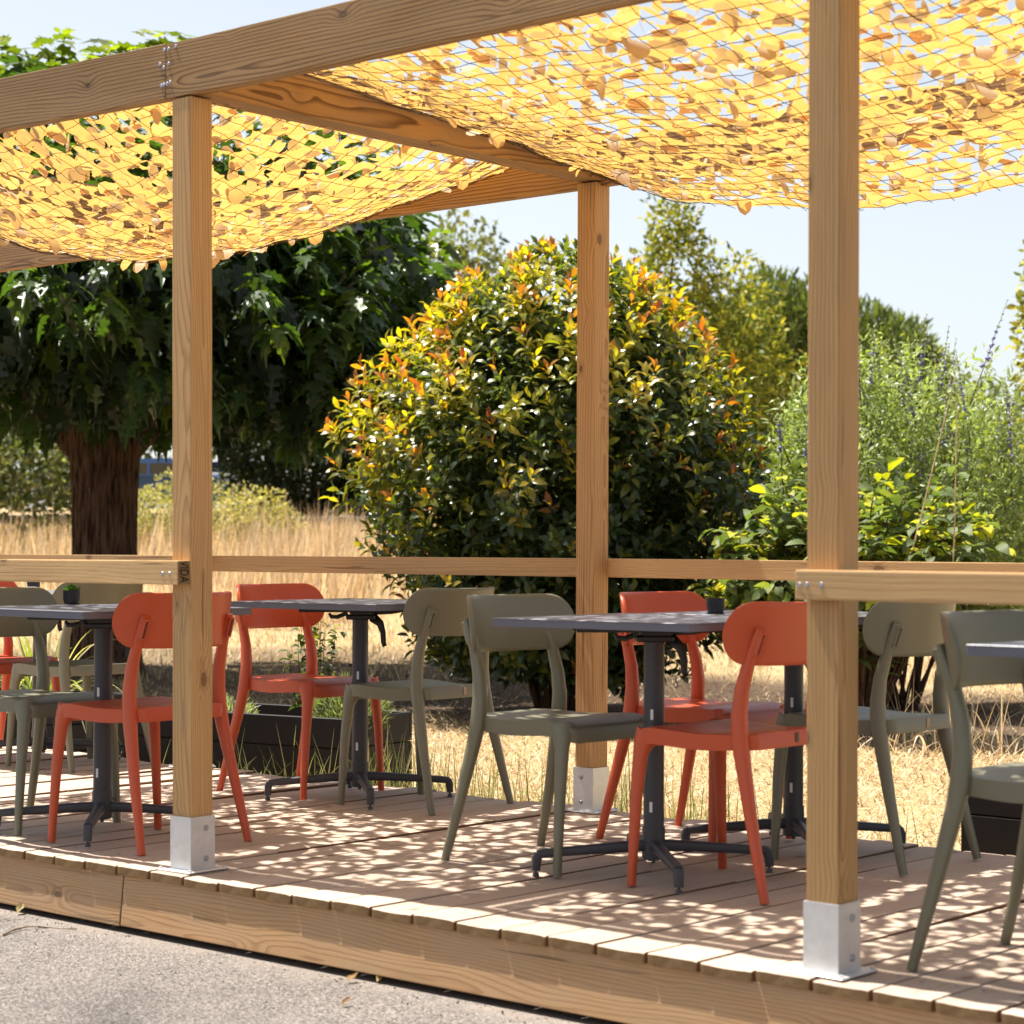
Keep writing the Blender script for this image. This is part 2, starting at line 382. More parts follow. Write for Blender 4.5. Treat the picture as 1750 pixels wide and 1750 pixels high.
c = mix(nt, sf, c, mix(nt, v2.outputs[0], (0.17, 0.14, 0.115), (0.36, 0.30, 0.25)))
lk(nt, c, b.inputs['Base Color']); b.inputs['Roughness'].default_value = 0.85; b.inputs['Specular IOR Level'].default_value = 0.25
bp = nt.nodes.new('ShaderNodeBump'); bp.inputs['Strength'].default_value = 0.7; bp.inputs['Distance'].default_value = 0.004
lk(nt, grain, bp.inputs['Height']); lk(nt, bp.outputs[0], b.inputs['Normal'])
M['asphalt'] = m

m, nt, b = new_mat('dry_lawn')
tc = nt.nodes.new('ShaderNodeTexCoord'); P = tc.outputs['Object']
n1 = nd(nt, 'ShaderNodeTexNoise', Scale=0.35, Detail=5.0, Roughness=0.6); lk(nt, P, n1.inputs['Vector'])
n2 = nd(nt, 'ShaderNodeTexNoise', Scale=24.0, Detail=5.0, Roughness=0.7); lk(nt, P, n2.inputs['Vector'])
at = nd(nt, 'ShaderNodeAttribute', attribute_name='Col')
c = ramp(nt, n2.outputs[0], [(0.25, (0.15, 0.10, 0.05)), (0.5, (0.40, 0.29, 0.16)), (0.75, (0.62, 0.49, 0.32))])
c = mix(nt, ramp(nt, n1.outputs[0], [(0.4, 0.0), (0.7, 0.45)]), c, (0.36, 0.29, 0.13))
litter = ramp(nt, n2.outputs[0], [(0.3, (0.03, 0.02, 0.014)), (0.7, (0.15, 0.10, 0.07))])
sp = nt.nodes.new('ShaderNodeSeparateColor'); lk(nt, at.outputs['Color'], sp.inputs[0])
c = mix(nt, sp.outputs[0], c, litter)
lk(nt, c, b.inputs['Base Color']); b.inputs['Roughness'].default_value = 0.95; b.inputs['Specular IOR Level'].default_value = 0.05
bp = nt.nodes.new('ShaderNodeBump'); bp.inputs['Strength'].default_value = 0.6; bp.inputs['Distance'].default_value = 0.03
lk(nt, n2.outputs[0], bp.inputs['Height']); lk(nt, bp.outputs[0], b.inputs['Normal'])
M['lawn'] = m
m, nt, b = new_mat('car_paint_blue'); b.inputs['Base Color'].default_value = (0.03, 0.07, 0.16, 1); b.inputs['Roughness'].default_value = 0.25; b.inputs['Coat Weight'].default_value = 0.6; M['blue'] = m
m, nt, b = new_mat('car_paint_white'); b.inputs['Base Color'].default_value = (0.72, 0.73, 0.76, 1); b.inputs['Roughness'].default_value = 0.3; b.inputs['Coat Weight'].default_value = 0.6; M['white'] = m
m, nt, b = new_mat('car_glass'); b.inputs['Base Color'].default_value = (0.02, 0.025, 0.03, 1); b.inputs['Roughness'].default_value = 0.05; M['glass'] = m
m, nt, b = new_mat('tyre'); b.inputs['Base Color'].default_value = (0.02, 0.02, 0.02, 1); b.inputs['Roughness'].default_value = 0.8; M['tyre'] = m

# ------------------------------------------------------------------ ground
def ground_mesh():
    a = np.concatenate([np.arange(-6, 34, 0.5), np.arange(34, 70, 2), np.array([70, 85, 110, 160, 260, 500])])
    l = np.concatenate([-np.array([400, 200, 120, 80, 60]), np.arange(-44, 44.1, 1.0), np.array([60, 80, 120, 200, 400])])
    A, L = np.meshgrid(a, l, indexing='ij')
    X = CAM.x + _f2.x * A + _r2.x * L; Y = CAM.y + _f2.y * A + _r2.y * L
    Z = ground_z(X, Y)
    Z = np.where(Y < 1.6, GZ - 0.02, Z)
    V = np.stack([X, Y, Z], -1).reshape(-1, 3)
    n = len(l); F = []
    for i in range(len(a) - 1):
        k = np.arange(n - 1) + i * n
        F.append(np.stack([k, k + n, k + n + 1, k + 1], -1))
    # litter under the shrubs and the tree
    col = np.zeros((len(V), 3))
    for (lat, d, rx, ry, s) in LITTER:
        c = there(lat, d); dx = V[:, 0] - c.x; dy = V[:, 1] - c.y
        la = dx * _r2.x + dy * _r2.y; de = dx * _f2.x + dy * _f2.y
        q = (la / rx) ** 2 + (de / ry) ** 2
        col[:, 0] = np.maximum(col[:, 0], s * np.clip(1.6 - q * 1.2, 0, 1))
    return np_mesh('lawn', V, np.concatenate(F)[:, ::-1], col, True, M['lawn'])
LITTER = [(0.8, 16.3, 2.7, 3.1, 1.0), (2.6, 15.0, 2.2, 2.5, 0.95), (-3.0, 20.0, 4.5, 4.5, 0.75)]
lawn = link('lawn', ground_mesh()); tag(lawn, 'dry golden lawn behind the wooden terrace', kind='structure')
gx = 60; V = [(-gx, -gx, GZ), (gx, -gx, GZ), (gx, 1.0, GZ), (-gx, 1.0, GZ)]
asph = link('asphalt', np_mesh('asphalt', V, [[0, 1, 2, 3]], None, False, M['asphalt'])); tag(asph, 'grey gritty asphalt in front of the terrace', kind='structure')

# ------------------------------------------------------------------ deck
DECK_Z = 0.0; E0 = -0.062; PITCH = 0.1539; X00 = -0.717
deck = empty('deck', (0, 0, 0), 0, 'low timber terrace of weathered planks with a board skirt', 'deck')
plank_meshes = []
for k in range(7):
    w = 0.1435; t = 0.027; L = 2.055; n = 8
    cup = [0.0025, -0.001, 0.0035, 0.002, 0.0005, 0.003, -0.0015][k]
    bm = bmesh.new()
    prof = []
    for i in range(n + 1):
        s = -1 + 2 * i / n; prof.append((s * w / 2, -cup * (1 - s * s) - (0.0015 if i in (0, n) else 0)))
    ring = [(y, z) for y, z in prof] + [(w / 2 - 0.001, -t), (-w / 2 + 0.001, -t)]
    ring.insert(0, (-w / 2 - 0.0008, -0.005)); ring.insert(n + 2, (w / 2 + 0.0008, -0.005))
    xs = [0, 0.004, L * .25, L * .5, L * .75, L]
    rs = []
    for xi, x in enumerate(xs):
        sh = 0.0025 if xi == 0 else 0
        rs.append([bm.verts.new((x, y * (1 - sh * 4), z - (sh if z > -0.004 else 0) + 0.0012 * math.sin(x * 2.4 + k * 2))) for y, z in ring])
    for a_, c_ in zip(rs[:-1], rs[1:]):
        for i in range(len(ring)): bm.faces.new((a_[i], c_[i], c_[(i + 1) % len(ring)], a_[(i + 1) % len(ring)]))
    bm.faces.new(rs[0]); bm.faces.new(rs[-1][::-1])
    bmesh.ops.recalc_face_normals(bm, faces=bm.faces[:])
    me = bpy.data.meshes.new('plank')
    for f in bm.faces:
        f.normal_update(); c0 = f.calc_center_median()
        if c0.x < 0.0005 or c0.x > L - 0.0005: f.material_index = 1
        elif abs(f.normal.y) > .7 and c0.z < -0.0035: f.material_index = 2
    bm.to_mesh(me); bm.free(); me.materials.append(M['deck']); me.materials.append(M['end']); me.materials.append(M['side'])
    plank_meshes.append(me)
random.seed(3)
for k in range(-27, 28):
    x = X00 + (k + 0.5) * PITCH
    o = link('plank', plank_meshes[random.randrange(7)], deck, (x, E0 + random.uniform(-0.0012, 0.0012), DECK_Z + random.uniform(-0.0022, 0.0006)), (0, random.uniform(-.004, .004), R(90) + random.uniform(-0.0012, 0.0012)))
def timber(name, L, w, h, mat, parent, mtx, bev=0.004):
    """L along local X from 0, w on local Y, h on local Z (both centred)"""
    b = MB().box(0, L, -w / 2, w / 2, -h / 2, h / 2, bev, seg=2)
    for f in b.bm.faces:
        f.normal_update()
        if abs(f.normal.x) > .9: f.material_index = 1
    o = b.build(name, mat, parent); o.data.materials.append(M['end']); o.matrix_local = mtx; return o
def along(p0, p1, roll=0.0):
    p0 = Vector(p0); d = (Vector(p1) - p0).normalized()
    side = Vector((0, 0, 1)).cross(d)
    if side.length < 1e-3: side = Vector((0, 1, 0)) if abs(d.z) > .9 else side
    side.normalize(); up = d.cross(side)
    m = Matrix(((d.x, side.x, up.x, p0.x), (d.y, side.y, up.y, p0.y), (d.z, side.z, up.z, p0.z), (0, 0, 0, 1)))
    return m @ Matrix.Rotation(roll, 4, 'X')
# skirt boards, leaning out a little at the foot
o = timber('skirt_board', 3.55, 0.022, 0.150, M['fascia'], deck, along((-0.232, -0.0466, -0.1035), (3.3, -0.0466, -0.1035), R(-5.0)), 0.003)
o = timber('skirt_board', 4.6, 0.022, 0.150, M['fascia'], deck, along((-4.84, -0.047, -0.100), (-0.237, -0.0445, -0.1065), R(-5.5)), 0.003)
o = timber('skirt_board', 8.0, 0.022, 0.150, M['fascia'], deck, along((-4.8, 1.975, -0.105), (3.3, 1.975, -0.105)), 0.003)
for x in np.arange(-4.4, 3.3, 0.55):
    timber('joist', 1.9, 0.045, 0.12, M['fascia'], deck, along((x, 0.0, -0.092), (x, 1.95, -0.092)), 0.0)
scr = MB().cyl((0, 0, 0), (0, 0, 0.0018), 0.0042, n=8).mesh('screw', M['screw'])
for k in range(-14, 24):
    for y in (0.10, 1.0, 1.92):
        for dx in (-.045, .045):
            link('screw', scr, deck, (X00 + (k + .5) * PITCH + dx + random.uniform(-.006, .006), y + random.uniform(-.012, .012), -.0012))

# ------------------------------------------------------------------ pergola
W = 0.084; DD = 1.883; LL = 2.24; H = 2.292
perg = empty('pergola', (0, 0, 0), 0, 'square timber pergola frame with posts, beams and rails over the terrace', 'pergola')
def bracket(parent, faces_px=True):
    b = MB(); t = 0.004; o2 = W / 2 + 0.0045
    # in post-local axes: X up, Y, Z across
    b.box(-0.002, 0.160, -o2, -o2 + t, -o2, o2, 0.0); b.box(-0.002, 0.160, o2 - t, o2, -o2, o2, 0.0)
    b.box(-0.002, 0.160, -o2 + t, o2 - t, -o2, -o2 + t, 0.0); b.box(-0.002, 0.160, -o2 + t, o2 - t, o2 - t, o2, 0.0)
    b.box(-0.0005, 0.005, -0.076, 0.076, -0.076, 0.076, 0.002)
    for (y, z) in ((0.066, 0.066), (0.066, -0.066), (-0.066, 0.066), (-0.066, -0.066)):
        b.cyl((0.005, y, z), (0.010, y, z), 0.006, n=6)
    return b.build('foot_bracket', M['steel'], parent)
bolt = MB().cyl((0, 0, 0), (0.0015, 0, 0), 0.009, n=16).cyl((0.0015, 0, 0), (0.0045, 0, 0), 0.0065, 0.005, n=12).mesh('bolt', M['screw'], True, R(40))
def post(cx, cyy, dx_base=0.0, dx_top=0.0, h=H, front=False):
    p0 = Vector((cx + dx_base, cyy, 0.0)); p1 = Vector((cx + dx_top, cyy, h))
    d = (p1 - p0).normalized(); y = Vector((0, 1, 0)); z = d.cross(y).normalized(); y = z.cross(d)
    m = Matrix(((d.x, y.x, z.x, p0.x), (d.y, y.y, z.y, p0.y), (d.z, y.z, z.z, p0.z), (0, 0, 0, 1)))
    o = timber('post', h, W, W, M['post'], perg, m, 0.003)   # local X up, local Y = +Y, local Z = -X... (d x y)
    br = bracket(o)
    sgn = 1 if (Vector((z.x, z.y, 0)).x > 0) else -1
    for zz in (0.035, 0.125):
        if not front: q = link('bolt', bolt, o); q.matrix_local = Matrix.Translation((zz, 0.012, sgn * (W / 2 + 0.0045))) @ Matrix.Rotation(R(-90 * sgn), 4, 'Y')
        else: q = link('bolt', bolt, o); q.matrix_local = Matrix.Translation((zz, -(W / 2 + 0.0045), 0.01)) @ Matrix.Rotation(R(-90), 4, 'Z')
    return o
PX = (-LL, 0.0, LL)
post(-W / 2, W / 2, 0.014, -0.012)                      # front, middle
post(LL - W / 2 - .003, W / 2, 0.0, 0.004)              # front, right
post(-W / 2 - .004, DD + W / 2 + .008, 0.0, 0.002, front=True)      # back, middle
post(-LL - W / 2, W / 2); post(-LL - W / 2, DD + W / 2); post(LL - W / 2 + .02, DD + W / 2)
# long beams
def xbeam(name, x0, z0, x1, z1, y, h, mat, w=0.045):
    L = math.hypot(x1 - x0, z1 - z0)
    return timber(name, L, w, h, mat, perg, along((x0, y, z0), (x1, y, z1)), 0.0025)
JX = -0.124
fb_l = xbeam('beam', -4.6, 2.382 + 0.021 * 4.476, JX - .0008, 2.382, 0.0205, 0.167, M['beam'])
fb_r = xbeam('beam', JX + .0008, 2.380, 3.6, 2.366, 0.0205, 0.164, M['beam'])
bz = 2.281 + 0.08
bb_l = xbeam('beam', -5.0, bz + .008, -0.04, bz, DD + 0.062, 0.16, M['beam'])
bb_r = xbeam('beam', -0.0385, bz, 3.6, bz + .002, DD + 0.062, 0.16, M['beam'])
for x in (-LL - .033, -0.033, LL + 0.42):
    timber('cross_beam', DD - 0.0055, 0.100, 0.158, M['beam'], perg, along((x, 0.0435, 2.298 + .079), (x, DD + 0.038, 2.298 + .079)), 0.003)
# rails
rl = timber('rail', 2.9, 0.045, 0.071, M['rail'], perg, along((-2.9, -0.0232, 0.876), (0.0015, -0.0232, 0.879)), 0.003)
rr_ = timber('rail', 1.5, 0.045, 0.067, M['rail'], perg, along((2.152, -0.0232, 0.8745), (3.6, -0.0232, 0.8705)), 0.004)
timber('rail', 4.8, 0.045, 0.0685, M['rail'], perg, along((-4.84, DD + W + .0305, 0.885), (-0.041, DD + W + .0305, 0.8855)), 0.003)
timber('rail', 3.4, 0.045, 0.0685, M['rail'], perg, along((-0.0385, DD + W + .0305, 0.8855), (3.4, DD + W + .0305, 0.877)), 0.003)
bpy.context.view_layer.update()
shead = MB().cyl((0, 0, 0), (0, -0.002, 0), 0.0062, 0.0050, n=12).mesh('screw_head', M['screw'])
def heads(par, pts):
    inv = par.matrix_local.inverted()
    for (x, y, z) in pts:
        q = link('screw_head', shead, par); q.matrix_local = inv @ Matrix.Translation((x, y, z))
heads(rr_, [(2.165, -0.0457, 0.8745), (2.184, -0.0457, 0.8748), (2.222, -0.0457, 0.875)])
heads(rl, [(-0.070, -0.0457, 0.876), (-0.038, -0.0457, 0.8765)])
heads(fb_l, [(JX - .008, -.002, 2.446), (JX - .028, -.002, 2.406), (JX - .010, -.002, 2.393), (JX - .020, -.002, 2.340), (JX - .009, -.002, 2.341)])
heads(fb_r, [(JX + .012, -.002, 2.446), (JX + .045, -.002, 2.449), (JX + .012, -.002, 2.402), (JX + .006, -.002, 2.342), (JX + .020, -.002, 2.345)])
# stamp burnt into the end grain of the left rail
fc = bpy.data.curves.new('stamp_text', 'FONT'); fc.body = 'VIDA'; fc.size = 0.047; fc.align_x = 'CENTER'; fc.align_y = 'CENTER'; fc.extrude = 0.0002; fc.resolution_u = 3
fo = bpy.data.objects.new('tmp', fc); COL.objects.link(fo)
bpy.context.view_layer.update()
dg = bpy.context.evaluated_depsgraph_get(); tm = bpy.data.meshes.new_from_object(fo.evaluated_get(dg)); bpy.data.objects.remove(fo)
tm.name = 'stamp'; tm.materials.clear(); tm.materials.append(M['ink'])
q = bpy.data.objects.new('stamp', tm); COL.objects.link(q); q.parent = rl
q.matrix_local = rl.matrix_local.inverted() @ Matrix(((0, 0, 1, 0.0016), (0, 1, 0, -0.0232), (-1, 0, 0, 0.882), (0, 0, 0, 1))) @ Matrix.Diagonal((0.60, 1.0, 1.0, 1))

# ------------------------------------------------------------------ chairs
def chair_meshes(mat, tagmat, shademat):
    out = {}
    up = {}
    path = [(-.2275, .220, 0), (-.214, .2165, .05), (-.170, .203, .22), (-.134, .190, .37), (-.122, .186, .43), (-.117, .184, .50), (-.124, .181, .57), (-.143, .178, .64), (-.166, .176, .70), (-.180, .175, .738)]
    dims = [(.024, .024), (.026, .026), (.034, .031), (.044, .037), (.050, .040), (.046, .038), (.040, .035), (.034, .032), (.026, .031), (.017, .027)]
    fp = [(.2275, .220, 0), (.2265, .217, .06), (.224, .204, .25), (.219, .191, .37), (.213, .184, .405), (.200, .176, .428)]
    fd = [(.024, .024), (.025, .025), (.034, .031), (.043, .036), (.060, .048), (.085, .062)]
    for s in (-1, 1):
        fl = lambda L: [(x, s * y, z) for x, y, z in L]
        out['rear', s] = MB().sweep(fl(path), dims).mesh('rear_leg', mat, True, R(50))
        out['front', s] = MB().sweep(fl(fp), fd).mesh('front_leg', mat, True, R(50))
        # oblong moulded slot near the top of the rear leg
        q0 = Vector((-.152 - .0185, s * .1775, .668)); q1 = Vector((-.174 - .0155, s * .1755, .722)); d = (q1 - q0)
        b = MB(); ax = d.normalized(); side = Vector((0, 1, 0)); nrm = ax.cross(side).normalized()
        if nrm.x > 0: nrm = -nrm
        Mt = Matrix(((ax.x, side.x, nrm.x, q0.x), (ax.y, side.y, nrm.y, q0.y), (ax.z, side.z, nrm.z, q0.z), (0, 0, 0, 1)))
        Ls = d.length
        b.box(0, Ls, -.0110, -.0048, -.012, .0055, .002, Mt); b.box(0, Ls, .0048, .0110, -.012, .0055, .002, Mt)
        b.box(-.006, .0005, -.0110, .0110, -.012, .0055, .002, Mt); b.box(Ls - .0005, Ls + .006, -.0110, .0110, -.012, .0055, .002, Mt)
        out['ins', s] = MB().box(.0008, Ls - .0008, -.0046, .0046, -.008, .0030, .001, Mt).mesh('slot_insert', shademat)  # added dark plate; stands in for the shade within the slot
        out['slot', s] = b.mesh('slot', mat)
    # curved backrest
    Rb = .30; half = .274; hh = .088; th = .013; ns = 40; nz = 10
    V = []; F = []
    def bp(sa, v, side):
        ph = sa / Rb; rr = Rb + side * th / 2
        e = half - hh; a = max(0, (abs(sa) - e) / hh); hz = hh * math.sqrt(max(0, 1 - min(1, a) ** 2.3)) if a > 0 else hh
        hz = max(hz, .004)
        z = .722 + v * hz + (0.004 * (sa / half) ** 2)
        x = -.215 + Rb - rr * math.cos(ph) - (z - .722) * .16
        edge = abs(v) > .99
        return (x, rr * math.sin(ph), z)
    sas = [half * math.sin(math.pi / 2 * t) for t in np.linspace(-1, 1, ns + 1)]
    vsn = [-1, -.97, -.85, -.6, -.3, 0, .3, .6, .85, .97, 1]
    grid = {}
    for side in (-1, 1):
        for i, sa in enumerate(sas):
            for j, v in enumerate(vsn):
                k = side if abs(v) < .99 else side * .45
                grid[side, i, j] = len(V); V.append(bp(sa, v, k))
    nj = len(vsn)
    for side in (-1, 1):
        for i in range(ns):
            for j in range(nj - 1):
                q = [grid[side, i, j], grid[side, i + 1, j], grid[side, i + 1, j + 1], grid[side, i, j + 1]]
                F.append(q if side > 0 else q[::-1])
    for i in range(ns):
        for j in (0, nj - 1):
            q = [grid[-1, i, j], grid[-1, i + 1, j], grid[1, i + 1, j], grid[1, i, j]]; F.append(q if j == 0 else q[::-1])
    for j in range(nj - 1):
        for i in (0, ns):
            q = [grid[-1, i, j], grid[1, i, j], grid[1, i, j + 1], grid[-1, i, j + 1]]; F.append(q)
    me = np_mesh('backrest', V, F, None, True, mat); bm = bmesh.new(); bm.from_mesh(me); bmesh.ops.recalc_face_normals(bm, faces=bm.faces[:]); bm.to_mesh(me); bm.free()
    out['back'] = me
    # moulded seat
    xs0, xs1 = -.165, .250; nx = 18; ny = 16
    def hw(x):
        t = (x - xs0) / (xs1 - xs0); w = .178 + .030 * math.sin(min(1, t * 1.1) * math.pi / 2)
        rf = .07
        if x > xs1 - rf: w = w - rf * .75 + rf * .75 * math.sqrt(max(0, 1 - ((x - xs1 + rf) / rf) ** 2))
        if x < xs0 + .05: w = w - .022 + .022 * math.sqrt(max(0, 1 - ((xs0 + .05 - x) / .05) ** 2))
        return w
    def top(x, y):
        t = (x - xs0) / (xs1 - xs0); wy = (y / .2)
        z = .455 - .017 * math.exp(-((t - .42) / .27) ** 2) * (1 - .55 * wy * wy) - .026 * max(0, (t - .80) / .20) ** 2 - .004 * (1 - t)
        return z
    def rim(x): 
        t = (x - xs0) / (xs1 - xs0); return .452 - .010 * math.exp(-((t - .42) / .3) ** 2) - .022 * max(0, (t - .80) / .20) ** 2
    V = []; F = []; idx = {}
    xg = [xs0 + (xs1 - xs0) * (.5 - .5 * math.cos(math.pi * i / nx)) for i in range(nx + 1)]
    yg = [-math.cos(math.pi * j / ny) for j in range(ny + 1)]
    for lay in (0, 1):
        for i, x in enumerate(xg):
            for j, yv in enumerate(yg):
                k = .996 if 0 < i < nx else .985
                y = yv * hw(x)
                z = top(x, y) - .004 * abs(yv) ** 12
                if i in (0, nx): z -= .004
                if lay: z = rim(x) - (.046 if (abs(yv) > .85 or i < 3 or i > nx - 3) else .030); y *= .985
                idx[lay, i, j] = len(V); V.append((x, y, z))
    for lay in (0, 1):
        for i in range(nx):
            for j in range(ny):
                q = [idx[lay, i, j], idx[lay, i + 1, j], idx[lay, i + 1, j + 1], idx[lay, i, j + 1]]; F.append(q if lay == 0 else q[::-1])
    for i in range(nx):
        for j in (0, ny): F.append([idx[0, i, j], idx[0, i + 1, j], idx[1, i + 1, j], idx[1, i, j]])
    for j in range(ny):
        for i in (0, nx): F.append([idx[0, i, j], idx[0, i, j + 1], idx[1, i, j + 1], idx[1, i, j]])
    me = np_mesh('seat', V, F, None, True, mat); bm = bmesh.new(); bm.from_mesh(me); bmesh.ops.recalc_face_normals(bm, faces=bm.faces[:])
    for e in bm.edges:
        if len(e.link_faces) == 2 and e.calc_face_angle(0) > R(48): e.smooth = False
    bm.to_mesh(me); bm.free(); out['seat'] = me
    out['tag'] = MB().box(-.1672, -.1655, -.034, -.019, .415, .443, .0005).mesh('maker_tag', tagmat)
    return out
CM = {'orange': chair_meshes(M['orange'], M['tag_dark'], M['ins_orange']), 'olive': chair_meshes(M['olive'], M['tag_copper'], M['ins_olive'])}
def make_chair(kind):
    c = CM[kind]; t = empty('chair')
    for s in (-1, 1):
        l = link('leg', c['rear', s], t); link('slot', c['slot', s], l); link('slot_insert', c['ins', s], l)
        link('leg', c['front', s], t)
    link('backrest', c['back'], t); st = link('seat', c['seat'], t); link('maker_tag', c['tag'], st)
    return t
first = {}
def chair(kind, x, y, yaw, label):
    if kind not in first: o = first[kind] = make_chair(kind)
    else: o = copy_tree(first[kind])
    o.location = (x, y, 0.0); o.rotation_euler = (0, 0, R(yaw))
    tag(o, label, 'chair', 'moulded plastic chairs around the terrace tables'); return o
chair('orange', -.583, .330, 180.5, 'orange plastic chair right behind the post under the left end of the front rail')
chair('orange', -1.275, 1.635, 3, 'orange plastic chair in front of the long black planter, facing right')
chair('olive', -.612, 1.655, 181.5, 'olive green chair seen from behind, beside the table right of the left front post')
chair('olive', .635, .890, -1, 'olive green chair facing right, its backrest crossing the corner of the middle table')
chair('orange', 1.345, .905, 180, 'orange chair seen from behind, half hidden by the right front post')
chair('orange', .672, 1.590, 0.5, 'orange chair facing right beyond the middle table, behind its column')
chair('olive', 1.355, 1.605, 180, 'olive green chair seen from behind under the right front rail')
chair('olive', 2.548, .398, 0, 'olive green chair nearest the viewer at the right edge, partly cut off')
chair('olive', -1.255, .320, 5, 'olive green chair at the left edge facing right, before the succulent table')
chair('olive', -2.655, 1.620, 180, 'olive green chair at the back left, seen from behind under the left rail')
chair('orange', -3.360, 1.640, 2, 'orange chair at the far left edge, only its seat and backrest corner in view')

# ------------------------------------------------------------------ tables
TZ = 0.752
def table_meshes(size):
    o = {}
    h = size / 2
    o['top'] = MB().box(-h, h, -h, h, TZ - .0035, TZ, .0012).mesh('table_top', M['top'])
    o['edge'] = MB().box(-h + .0008, h - .0008, -h + .0008, h - .0008, TZ - .024, TZ - .0036, .001).mesh('edge_band', M['edge'])
    o['column'] = MB().cyl((0, 0, .045), (0, 0, TZ - .062), .0305, n=28).mesh('column', M['iron'], True, R(40))
    o['collar'] = MB().cyl((0, 0, .048), (0, 0, .140), .0345, .0335, n=28, bev=.002).cyl((0, 0, .034), (0, 0, .05), .006, n=8).mesh('collar', M['iron'], True, R(40))
    b = MB().sweep([(.028, 0, .085), (.10, 0, .082), (.24, 0, .0725), (.318, 0, .067), (.345, 0, .064)], [(.034, .036), (.032, .034), (.027, .030), (.026, .029), (.024, .027)], p=4, n=16)
    b.sweep([(.341, 0, .066), (.347, 0, .050), (.349, 0, .018)], [(.026, .028), (.028, .028), (.024, .026)], p=4, n=16)
    b.cyl((.349, 0, .010), (.349, 0, .02), .004, n=8).cyl((.349, 0, .0005), (.349, 0, .011), .0105, .0085, n=12)
    o['foot'] = b.mesh('foot', M['iron'], True, R(45))
    b = MB().box(-.055, .055, -.045, .045, TZ - .070, TZ - .052, .004).box(-.040, .040, -.060, .060, TZ - .052, TZ - .0245, .003)
    b.box(-.235, .235, .075, .093, TZ - .040, TZ - .0245, .002).box(-.235, .235, -.093, -.075, TZ - .040, TZ - .0245, .002)
    b.sweep([(-.05, -.03, TZ - .045), (-.09, -.035, TZ - .060), (-.112, -.037, TZ - .058), (-.120, -.038, TZ - .046)], [(.016, .02)] * 3 + [(.010, .014)])
    b.cyl((-.06, -.06, TZ - .044), (-.06, .06, TZ - .044), .008, n=10)
    b.sweep([(.04, .02, TZ - .048), (.12, .06, TZ - .046), (.19, .07, TZ - .034)], [(.012, .014)] * 3)
    o['mech'] = b.mesh('tilt_bracket', M['blackpart'])
    o['lever'] = MB().sweep([(.045, -.01, TZ - .060), (.075, -.012, TZ - .085), (.086, -.013, TZ - .12), (.088, -.013, TZ - .158), (.094, -.014, TZ - .172)], [(.040, .016), (.030, .015), (.022, .014), (.020, .014), (.018, .014)]).mesh('lever', M['blackpart'], True)
    o['stick'] = MB().box(-.0042, .0042, -.0316, -.0300, -.015, .015).mesh('sticker', M['sticker'])
    return o
TM = {.70: table_meshes(.70), .68: table_meshes(.68)}
def table(size, x, y, yaw, label, mech_yaw=0.0):
    t = empty('table', (x, y, 0), R(yaw), label, 'table', 'grey pedestal tables on the terrace'); c = TM[size]
    tp = link('table_top', c['top'], t); link('edge_band', c['edge'], tp)
    co = link('column', c['column'], t); link('collar', c['collar'], co)
    for k in range(4): link('foot', c['foot'], t, None, (0, 0, R(45 + 90 * k)))
    mc = link('tilt_bracket', c['mech'], t, None, (0, 0, R(mech_yaw))); link('lever', c['lever'], mc)
    for z, a in ((.47, 22), (.20, 18)): link('sticker', c['stick'], co, (0, 0, z), (0, 0, R(a)))
    return t
T3 = table(.68, 1.035, .895, 4, 'grey pedestal table in the middle of the picture, its corner towards the viewer', 40)
T4 = table(.68, 1.055, 1.600, 0.5, 'grey table behind the middle one, its column dark beside the right front post', 40)
T2 = table(.70, -.930, 1.620, 7, 'grey table between the orange and olive chairs right of the left front post', 40)
T1 = table(.70, -.880, .365, 0, 'grey table at the left holding a small potted succulent', 40)
T0 = table(.70, -2.990, 1.640, 6, 'grey table farthest back at the left edge with a pot on it', 40)
T5 = table(.70, 2.905, .355, 0, 'grey table at the right edge, only its corner in view', 40)

# ------------------------------------------------------------------ leaf helpers
def leaf_simple(l=1.0, w=.4, fold=.12, curl=.18):
    V = [(0, 0, 0), (0, .33 * l, .02), (0, .68 * l, 0), (0, l, -curl * l),
         (-w * .42, .28 * l, fold * w), (-w * .5, .58 * l, fold * w * .8 - .02), (w * .42, .28 * l, fold * w), (w * .5, .58 * l, fold * w * .8 - .02), (-w * .28, .83 * l, -curl * .55 * l + fold * w * .4), (w * .28, .83 * l, -curl * .55 * l + fold * w * .4)]
    F = [(0, 1, 4), (4, 1, 5), (1, 2, 5), (5, 2, 8), (2, 3, 8), (0, 6, 1), (6, 7, 1), (1, 7, 2), (7, 9, 2), (2, 9, 3)]
    return np.array(V), np.array(F)
def leaf_narrow(l=1.0, w=.2, curl=.15):
    V = [(0, 0, 0), (-w / 2, .4 * l, .03), (w / 2, .4 * l, .03), (0, .45 * l, 0), (0, l, -curl * l)]
    F = [(0, 3, 1), (0, 2, 3), (1, 3, 4), (3, 2, 4)]
    return np.array(V), np.array(F)
